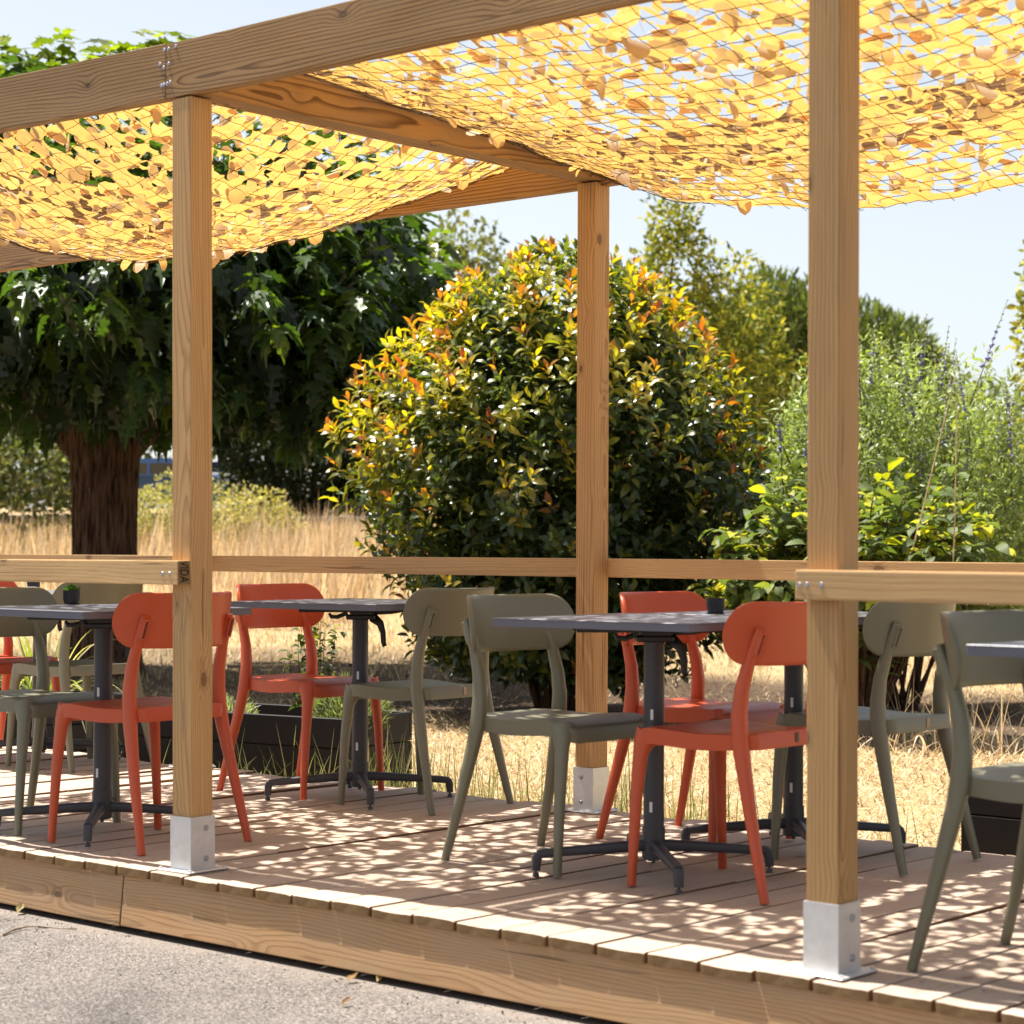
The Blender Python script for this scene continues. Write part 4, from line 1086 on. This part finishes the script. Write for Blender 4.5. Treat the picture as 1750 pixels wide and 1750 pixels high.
# --- grey-green shrub with violet flower spikes at the right
VB = there(2.85, 15.2); VB.z = float(ground_z(VB.x, VB.y))
vit = empty('flowering_shrub', VB, 0, 'feathery grey-green shrub with slender violet flower spikes at the right', 'shrub')
lobes = [(0, 0, 1.55, .95, .9, 1.0), (-.45, 0, 1.5, .55, .7, 1.0), (.5, .1, 1.3, .60, .7, .8), (.95, .2, 1.0, .45, .6, .7)]
P, O = in_lobes(lobes, 9500, .85); P[:, 2] = np.maximum(P[:, 2], .1)
Pw, Ow = to_world(P), to_world(O)
LP = []; LD = []; LN = []; LC = []
for i in range(len(Pw)):
    ax = Ow[i] * .5 + np.array((0, 0, .8)) + rng.normal(0, .35, 3)
    for k in range(6):
        v = rng.normal(0, 1, 3); LP.append(Pw[i] + ax * .05 * k / 2); LD.append(ax * .35 + v * .7); LN.append(rng.normal(0, 1, 3) + np.array((0, 0, 1)))
        LC.append(np.array((.30, .36, .155)) * rng.uniform(.4, 1.5) if rng.random() > .18 else np.array((.38, .42, .07)))
LP, LD, LN, LC = map(np.array, (LP, LD, LN, LC))
tv, tf = leaf_narrow(1, .30, .25)
V, F, c = scatter(tv, tf, LP, frames(LD, LN), rng.uniform(.045, .08, len(LP)), LC)
o = link('foliage', np_mesh('foliage', V, F, c, False, M['grey_leaf']), vit); tag(o, kind='stuff')
# spikes
oct_v = np.array([(1, 0, 0), (-1, 0, 0), (0, 1, 0), (0, -1, 0), (0, 0, 1), (0, 0, -1)], float); oct_f = np.array([(0, 2, 4), (2, 1, 4), (1, 3, 4), (3, 0, 4), (2, 0, 5), (1, 2, 5), (3, 1, 5), (0, 3, 5)])
SP = []; SS = []; SC = []; paths = []
bases = [(-1.0, 1.95), (-.92, 1.55), (-.85, 1.35), (-1.05, 1.75), (-.75, 2.15), (-.28, 2.35), (-.12, 2.45), (.05, 2.25), (.12, 2.5), (.25, 2.4), (.33, 2.2), (.42, 2.45), (-.05, 2.15), (.72, 2.0), (.95, 2.15), (1.05, 1.8), (1.2, 1.9), (1.3, 1.55), (.6, 2.15), (.85, 1.75), (-.4, 2.2), (-.6, 2.3), (.2, 2.1), (-.2, 2.0), (1.45, 1.3), (.38, 1.9), (-.5, 1.8), (.0, 1.75), (-.8, 1.9), (.15, 1.6)]
for (la, zz) in bases:
    for q in range(2):
        b0 = local(la + rng.normal(0, .06), rng.uniform(-.6, .3), zz - .12 + rng.normal(0, .08)); d = np.array((0, 0, 1.)) + local(.25 * la + rng.normal(0, .15), rng.normal(0, .1), 0)
        L_ = rng.uniform(.28, .5); d = d / np.linalg.norm(d)
        paths.append(([tuple(b0 - d * .3), tuple(b0), tuple(b0 + d * L_ * .5), tuple(b0 + d * L_)], .004, .0015, 4))
        for k in range(11):
            t = k / 10
            for j in range(3):
                SP.append(b0 + d * L_ * t + rng.normal(0, .010 * (1 - .7 * t), 3)); SS.append(.021 * (1 - .70 * t) * rng.uniform(.7, 1.1))
                SC.append(np.array((.27, .25, .60)) if t < .6 and rng.random() < .6 else np.array((.58, .60, .52)))
SP, SS, SC = map(np.array, (SP, SS, SC))
V, F, c = scatter(oct_v, oct_f, SP, np.tile(np.eye(3), (len(SP), 1, 1)), SS, SC)
o = link('flower_spikes', np_mesh('flower_spikes', V, F, c, False, M['grey_leaf']), vit); tag(o, kind='stuff')
for k in range(14):
    a = k * 2.4; e = local(math.cos(a) * rng.uniform(.3, 1.2), math.sin(a) * .6, rng.uniform(1.5, 2.2))
    paths.append(([tuple(np.array((math.cos(a) * .08, math.sin(a) * .08, 0)) * (1 - s) + np.array(e) * s) for s in np.linspace(0, 1, 5)], .018, .004, 6))
limb_mesh(paths).build('stems', M['twig'], vit, True)

# --- broad-leaved shrub in front of it
SB = there(2.12, 12.9); SB.z = float(ground_z(SB.x, SB.y))
shb = empty('broadleaf_shrub', SB, 0, 'spreading shrub with broad veined leaves in front of the violet-spiked shrub', 'shrub')
LP = []; LD = []; LN = []; LC = []; LS = []; paths = []
for k in range(310):
    a = rng.uniform(0, 6.283); R_ = math.sqrt(rng.random()); ex = .98; hz = 1.62
    tip = np.array([math.cos(a) * R_ * ex, math.sin(a) * R_ * .85, .28 + (hz - .30) * (1 - .55 * R_ ** 3) * rng.uniform(.25, 1.0) ** .7 + rng.uniform(-.1, .2)])
    b0 = np.array([math.cos(a) * .1, math.sin(a) * .1, 0.0]); lift = .45 * R_
    pts = [to_world((b0 * (1 - s) + tip * s + np.array([0, 0, lift * math.sin(s * 3.0)]))[None])[0] for s in np.linspace(0, 1, 7)]
    paths.append(([tuple(q) for q in pts], .010, .003, 5))
    for j in range(22):
        s = .30 + .70 * j / 21; q = s * 6; i0 = min(5, int(q)); p = pts[i0] + (pts[i0 + 1] - pts[i0]) * (q - i0); tdir = norm((pts[i0 + 1] - pts[i0])[None])[0]
        sd = norm(np.cross(tdir, (0, 0, 1.))[None])[0] * (1 if j % 2 else -1)
        LP.append(p + rng.normal(0, .02, 3)); LD.append(tdir * .55 + sd * .75 + np.array((0, 0, -.15)) + rng.normal(0, .22, 3)); LN.append(np.array((0, 0, 1.)) + rng.normal(0, .3, 3))
        yl = rng.random() < .14 + .16 * (tip[2] > 1.1)
        LC.append((np.array((.40, .39, .03)) if yl else np.array((.125, .165, .060))) * rng.uniform(.65, 1.35)); LS.append(rng.uniform(.085, .145))
LP, LD, LN, LC, LS = map(np.array, (LP, LD, LN, LC, LS))
tv, tf = leaf_simple(1, .55, .2, .25)
leafy(shb, tv, tf, LP + np.array(SB), frames(LD, LN), LS, LC, M['soft_leaf'], 'foliage')
limb_mesh(paths).build('stems', M['twig'], shb, True)

# --- farther trees: crowns of many small leaf sprays
def far_tree(name, lat, depth, lobes, n, size, col, label, cat='tree', trunk=None, up=0.0, mat='soft_leaf', shell=.8, w=.5):
    B = there(lat, depth); B.z = float(ground_z(B.x, B.y))
    t = empty(name, B, 0, label, cat)
    P, O = in_lobes(lobes, n, shell); P[:, 2] = np.maximum(P[:, 2], .05)
    clump = .55 + .9 * (np.sin(P[:, 0] * 2.9 + lat) * np.sin(P[:, 1] * 2.3) * np.sin(P[:, 2] * 3.1 + lat) * .5 + .5)
    keep = rng.random(len(P)) < np.clip(clump, .25, 1); P, O = P[keep], O[keep]; k = len(P)
    D = to_world(O) * .6 + unit(k) * .8 + np.array((0, 0, up))
    tv, tf = leaf_simple(1, w, .15, .15)
    C = np.array(col)[rng.integers(0, len(col), k)] * rng.uniform(.6, 1.4, (k, 1))
    V, F, c = scatter(tv, tf, to_world(P), frames(D, unit(k)), rng.uniform(*size, k), C)
    o = link('crown', np_mesh('crown', V, F, c, False, M[mat]), t); tag(o, kind='stuff')
    if trunk:
        h, r = trunk; top = np.array(lobes[0][:3]); paths = [([(0, 0, -.1), (.03, .02, h * .5), tuple(to_world((top * .5)[None])[0] * np.array((1, 1, 0)) + np.array((0, 0, h)))], r, r * .6, 10)]
        for l in lobes:
            paths.append(([(0, 0, h * .7), tuple(to_world(np.array([[l[0] * .5, l[1] * .5, (h * .7 + l[2]) / 2]]))[0]), tuple(to_world(np.array([[l[0], l[1], l[2]]]))[0])], r * .5, r * .15, 7))
        limb_mesh(paths).build('trunk', M['twig'], t, True)
    return t
yg = [(.29, .28, .045), (.18, .20, .04), (.40, .35, .06), (.11, .135, .03)]
far_tree('yellow_green_tree', 2.0, 30, [(.1, 0, 3.1, 1.35, 1.2, 2.0), (-1.25, .2, 3.2, .75, .8, 1.6), (.30, 0, 5.1, .46, .48, 1.3), (.35, 0, 4.6, .62, .6, 1.0), (1.1, 0, 3.7, .85, .9, 1.6), (.6, 0, 2.0, 1.6, 1.2, 1.4), (1.7, 0, 2.6, .9, .9, 1.3)], 26000, (.07, .13), yg, 'yellowish loose tree with a pointed top behind the bush and post', trunk=(2.4, .12))
far_tree('pine_tree', 6.6, 44, [(-.9, 0, 4.2, 1.6, 1.8, 1.4), (.7, 0, 3.7, 1.7, 1.8, 1.2), (1.6, 0, 3.1, 1.1, 1.3, .9), (-1.9, 0, 3.6, 1.1, 1.3, 1.3), (-.2, 0, 2.7, 2.0, 1.8, 1.3), (-1.3, .2, 1.8, 1.2, 1.2, 1.5)], 42000, (.16, .30), [(.105, .13, .04), (.075, .10, .035), (.16, .18, .05)], 'round dark green pine behind the right front post', trunk=(2.2, .26), up=.9, w=.24)
far_tree('edge_tree', 6.08, 24, [(.15, 0, 3.6, .45, .6, 1.2), (.3, 0, 2.2, .55, .6, 1.0), (.5, 0, 4.0, .8, .8, 1.2)], 3500, (.08, .14), yg, 'yellow-green tree cut off by the right edge', trunk=(2.0, .09))
far_tree('pale_tree', -.9, 42, [(-.1, 0, 5.3, 1.0, 1.2, 1.3), (.5, 0, 4.0, .9, 1.0, 1.6), (-.4, 0, 3.2, 1.3, 1.2, 1.6)], 4500, (.12, .22), [(.20, .20, .09), (.14, .15, .06)], 'pale far tree just left of the bush top', trunk=(2.6, .12))
far_tree('dark_shrub', -4.75, 45, [(0, 0, 1.75, 1.5, 1.3, 1.35), (-.5, 0, 2.3, 1.2, 1.1, 1.1), (.7, 0, 1.5, 1.4, 1.2, 1.3), (1.6, .3, 2.0, 1.2, 1.2, 1.4)], 30000, (.10, .19), [(.018, .027, .011), (.028, .037, .013)], 'dark rounded evergreen shrub under the drooping tree', 'shrub', shell=1.0)
far_tree('hedge_bush', -9.3, 40, [(-.2, 0, 1.5, 1.3, .9, 1.2), (.9, 0, 1.2, .8, .8, .9), (-1.6, 0, 1.3, 1.0, .9, 1.0)], 5000, (.10, .19), [(.12, .14, .055), (.07, .09, .035), (.26, .25, .13)], 'pale leafy bush left of the thick trunk', 'bush')
far_tree('scrub_bush', -6.2, 39.5, [(0, 0, .65, 1.0, .8, .8), (-.7, 0, .5, .6, .7, .6)], 4500, (.05, .10), [(.46, .40, .20), (.32, .30, .12)], 'pale yellow-green scrub right of the thick trunk', 'bush')
far_tree('scrub_bush', -4.85, 39, [(0, 0, .5, .8, .7, .7), (.5, 0, .3, .6, .6, .5)], 4000, (.05, .10), [(.50, .42, .22), (.34, .30, .13)], 'pale scrub right of the left front post', 'bush')
far_tree('pale_bush', 4.75, 20.5, [(.1, 0, 1.4, .75, .8, 1.1), (.6, 0, 1.0, .7, .7, .9)], 5000, (.05, .10), [(.22, .25, .10), (.15, .18, .06)], 'pale fine-leaved bush at the right behind the shrubs', 'bush')
far_tree('distant_hedge', 13.0, 58, [(0, 0, 1.6, 4.0, 1.5, 2.0), (5, 0, 1.4, 3.5, 1.5, 1.7), (-5, 0, 1.3, 3.0, 1.5, 1.6)], 6000, (.2, .4), [(.12, .15, .06), (.17, .18, .07)], 'distant hedge on the horizon at the right', 'hedge')
far_tree('distant_hedge', -3.0, 66, [(0, 0, 1.6, 7.0, 1.5, 2.2), (-13, 0, 1.8, 7.0, 1.5, 2.6), (-24, 0, 2, 6.0, 1.5, 2.6)], 12000, (.2, .42), [(.05, .065, .028), (.08, .09, .035)], 'long dark distant hedge behind the left trees', 'hedge')

# ------------------------------------------------------------------ grass and straw
def patch(n, lat, dep, keep=None):
    la = rng.uniform(lat[0], lat[1], n); de = rng.uniform(dep[0], dep[1], n)
    X = CAM.x + _r2.x * la + _f2.x * de; Y = CAM.y + _r2.y * la + _f2.y * de
    k = Y > 2.06
    return X[k], Y[k], la[k], de[k]
def grass(name, X, Y, L, Wd, el, cols, label, droop=.5, seg=3):
    n = len(X); a = rng.uniform(0, 6.283, n); e = rng.uniform(*el, n)
    D = np.stack([np.cos(a) * np.cos(e), np.sin(a) * np.cos(e), np.sin(e)], -1)
    P = np.stack([X, Y, ground_z(X, Y) - .005], -1)
    C = np.array(cols)[rng.integers(0, len(cols), n)] * rng.uniform(.7, 1.3, (n, 1))
    V, F, c = blades(P, D, rng.uniform(*L, n), np.full(n, 1.) * rng.uniform(*Wd, n), C, seg, droop)
    o = link(name, np_mesh(name, V, F, c, False, M['straw'])); tag(o, label, kind='stuff'); return o
STRAW = [(.62, .49, .31), (.46, .34, .19), (.72, .60, .42), (.24, .165, .085), (.58, .45, .28), (.36, .28, .12)]
def not_litter(X, Y, lim):
    s = np.zeros(len(X))
    for (lat, d, rx, ry, st) in LITTER:
        c = there(lat, d); dx = X - c.x; dy = Y - c.y
        q = ((dx * _r2.x + dy * _r2.y) / rx) ** 2 + ((dx * _f2.x + dy * _f2.y) / ry) ** 2
        s = np.maximum(s, st * np.clip(1.6 - q * 1.2, 0, 1))
    return rng.random(len(X)) > s * lim
X, Y, la, de = patch(190000, (-5.5, 4.5), (7.0, 17)); k = (np.abs(la) < de * .29 + .5) & not_litter(X, Y, .93)
grass('dry_grass', X[k], Y[k], (.04, .14), (.003, .009), (.05, .85), STRAW, 'short dry golden grass behind the terrace', .4)
X, Y, la, de = patch(45000, (-9, 9), (17, 34)); k = (np.abs(la) < de * .30 + .6) & not_litter(X, Y, .85)
grass('dry_grass', X[k], Y[k], (.08, .22), (.006, .013), (.5, 1.3), STRAW, 'dry golden lawn farther back', .4)
X, Y, la, de = patch(30000, (-13, 13), (33, 47)); k = (np.abs(la) < de * .30 + 1)
grass('tall_dry_grass', X[k], Y[k], (.30, .70), (.012, .03), (.9, 1.5), STRAW, 'tall dry grass standing in front of the far bushes', .35)
la = np.concatenate([rng.normal(-3.0, .65, 1500), rng.uniform(-8.6, -2.2, 900)]); de = rng.uniform(27.5, 36, 2400)
grass('tall_dry_grass', CAM.x + _r2.x * la + _f2.x * de, CAM.y + _r2.y * la + _f2.y * de, (.55, 1.45), (.010, .028), (1.1, 1.52), [(.66, .53, .36), (.72, .60, .43), (.52, .39, .25)], 'tall dry stalks left of the bush', .25)
# litter straw under the shrubs
X, Y, la, de = patch(60000, (-2.5, 5.2), (12.2, 20)); k = ~not_litter(X, Y, .9)
grass('mulch', X[k], Y[k], (.03, .12), (.004, .009), (.0, .55), [(.10, .065, .04), (.06, .04, .025), (.20, .14, .09), (.13, .09, .06)], 'dark mulch and dead leaves under the bushes', .3)
X, Y, la, de = patch(9000, (-7.5, 1.0), (16.5, 25)); k = ~not_litter(X, Y, .9)
grass('leaf_litter', X[k], Y[k], (.05, .14), (.02, .05), (.0, .5), [(.16, .12, .075), (.10, .075, .045), (.24, .18, .10)], 'fallen leaves under the drooping tree', .3, 2)
# green and yellowish tufts along the back of the terrace
tx = np.concatenate([rng.normal(-1.45, .30, 420), rng.uniform(-1.3, .5, 420), rng.normal(-.05, .12, 60), rng.uniform(-3.6, 1.3, 260)]); ty = np.concatenate([rng.normal(2.42, .18, 420), rng.uniform(2.10, 2.75, 420), rng.normal(2.2, .06, 60), rng.uniform(2.08, 2.35, 260)])
grass('green_grass_tufts', tx, np.maximum(ty, 2.07), (.12, .48), (.003, .006), (.85, 1.5), [(.22, .25, .07), (.30, .30, .12), (.42, .36, .18), (.16, .20, .06)], 'thin green grass tufts behind the terrace edge', .45, 5)
# dead stalks under the right shrub
la = rng.normal(2.55, .28, 260); de = rng.uniform(11.6, 12.5, 260)
grass('dead_stalks', CAM.x + _r2.x * la + _f2.x * de, CAM.y + _r2.y * la + _f2.y * de, (.15, .62), (.004, .012), (.5, 1.5), [(.58, .48, .34), (.48, .38, .25), (.66, .56, .42)], 'tangle of pale dead stalks under the right shrub', .7, 6)
# two long pale stems leaning through the right shrub
for i, (la0, la1, z1) in enumerate(((2.17, 2.62, 2.0), (2.55, 2.63, 1.92))):
    b0 = there(la0, 12.2, .3); b1 = there(la1, 12.35, z1)
    o = limb_mesh([([tuple(b0), tuple((b0 + b1) / 2 + Vector((0, .02, .02))), tuple(b1)], .006, .003, 6)]).build('dry_stalk', M['stalk'])
    tag(o, ('long dry stem leaning right through the right shrub', 'long dry stem standing upright in the right shrub')[i], 'stem')

# ------------------------------------------------------------------ far rail and cars
rail_t = empty('guard_rail', there(-7.2, 42.5, float(ground_z(*there(-7.2, 42.5)[:2]))), math.atan2(_r2.y, _r2.x), 'low grey rail in the tall grass behind the trees', 'fence')
MB().box(-6, 6, -.03, .03, .34, .52, .01).build('rail', M['grey'], rail_t)
for x in np.arange(-6, 6.1, 2.0): MB().box(x - .05, x + .05, .032, .12, 0, .50, .01).build('post', M['steel'], rail_t)
def car(lat, depth, yaw, paint, label):
    p = there(lat, depth); p.z = float(ground_z(p.x, p.y)) - .02
    t = empty('parked_car', p, math.atan2(_r2.y, _r2.x) + R(yaw), label, 'car', 'cars parked far behind the tree')
    side = [(-2.05, .35), (-2.1, .75), (-1.95, .95), (-1.2, 1.02), (-.55, 1.42), (.75, 1.45), (1.55, 1.05), (2.05, .92), (2.12, .55), (2.05, .32)]
    V = [(x, -.85 * (1 if z < 1.1 else .8), z) for x, z in side] + [(x, .85 * (1 if z < 1.1 else .8), z) for x, z in side]; k = len(side)
    bm = bmesh.new(); vv = [bm.verts.new(v) for v in V]
    for i in range(k): bm.faces.new((vv[i], vv[(i + 1) % k], vv[k + (i + 1) % k], vv[k + i]))
    bm.faces.new(vv[:k][::-1]); bm.faces.new(vv[k:]); bmesh.ops.recalc_face_normals(bm, faces=bm.faces[:])
    bmesh.ops.bevel(bm, geom=bm.edges[:], offset=.05, segments=2, affect='EDGES')
    me = bpy.data.meshes.new('body'); bm.to_mesh(me); bm.free(); me.materials.append(paint); link('body', me, t)
    for s in (-1, 1):
        MB().box(-.95, .15, -.012, .012, 1.06, 1.34, .01).build('window', M['glass'], t, loc=(0, s * .78, 0), rot=(R(-s * 14), 0, 0))
        MB().box(.22, 1.05, -.012, .012, 1.06, 1.34, .01).build('window', M['glass'], t, loc=(0, s * .78, 0), rot=(R(-s * 14), 0, 0))
        for x in (-1.3, 1.35):
            w = MB().cyl((x, s * .70, .32), (x, s * .88, .32), .32, n=22, bev=.03).build('wheel', M['tyre'], t); MB().cyl((x, s * .87, .32), (x, s * .895, .32), .19, n=16).build('rim', M['steel'], w)
    return t
car(-9.3, 53, 4, M['blue'], 'blue car far behind the trunk, left of the post')
car(-6.9, 54, -6, M['white'], 'white car far behind, right of the left front post')
car(7.4, 62, 3, M['white'], 'white car glimpsed between the bush and the right front post')

# ------------------------------------------------------------------ small things on the asphalt
def on_asphalt(x, y): return Vector((x, y, GZ))
tw = [(-.439, -.334), (-.475, -.27), (-.484, -.22), (-.470, -.185), (-.448, -.161), (-.41, -.140), (-.365, -.124)]
o = limb_mesh([([(x, y, GZ + .004 + .004 * math.sin(i)) for i, (x, y) in enumerate(tw)], .0035, .0015, 6)]).build('twig', M['straw'], None, True)
tag(o, 'thin curved dry twig lying on the asphalt at the left', 'twig')
a_ = o.data.color_attributes.new('Col', 'FLOAT_COLOR', 'POINT'); a_.data.foreach_set('color', np.tile((.30, .22, .16, 1), len(o.data.vertices)).astype(np.float32))
tvb, tfb = leaf_simple(1, .45, .5, -.3)
for i, (x, y, yw, sz, lab, c_) in enumerate(((-.700, -.100, 40, .055, 'curled dry leaf on the asphalt by the skirt at the left', (.33, .26, .13)), (.785, -.118, -30, .040, 'small brown dry leaf on the asphalt below the middle of the skirt', (.30, .17, .07)), (.86, -.075, 20, .045, 'pale dry leaf on the asphalt against the skirt', (.42, .30, .13)), (.994, -.332, 10, .035, 'brown leaf scrap near the bottom edge of the asphalt', (.26, .14, .07)))):
    me = np_mesh('dry_leaf', tvb * sz, tfb, np.tile(c_, (len(tvb), 1)), False, M['soft_leaf'])
    o = link('dry_leaf', me, None, (x, y, GZ + .006), (R(15), R(10), R(yw))); tag(o, lab, 'dry leaf')
n = 420; gx_ = rng.uniform(-1.6, 2.6, n); gy_ = -.075 - np.abs(rng.normal(0, .35, n)); gy_[:170] = -.072 - np.abs(rng.normal(0, .04, 170))
V, F, c = scatter(oct_v * np.array((1, .8, .6)), oct_f, np.stack([gx_, gy_, np.full(n, GZ + .0015)], -1), np.tile(np.eye(3), (n, 1, 1)), rng.uniform(.0015, .0048, n), np.where(rng.random((n, 1)) < .6, np.array([[.07, .055, .045]]), np.array([[.42, .36, .30]])))
o = link('grit', np_mesh('grit', V, F, c, False, M['soft_leaf'])); tag(o, 'loose grit and crumbs along the terrace skirt', kind='stuff')
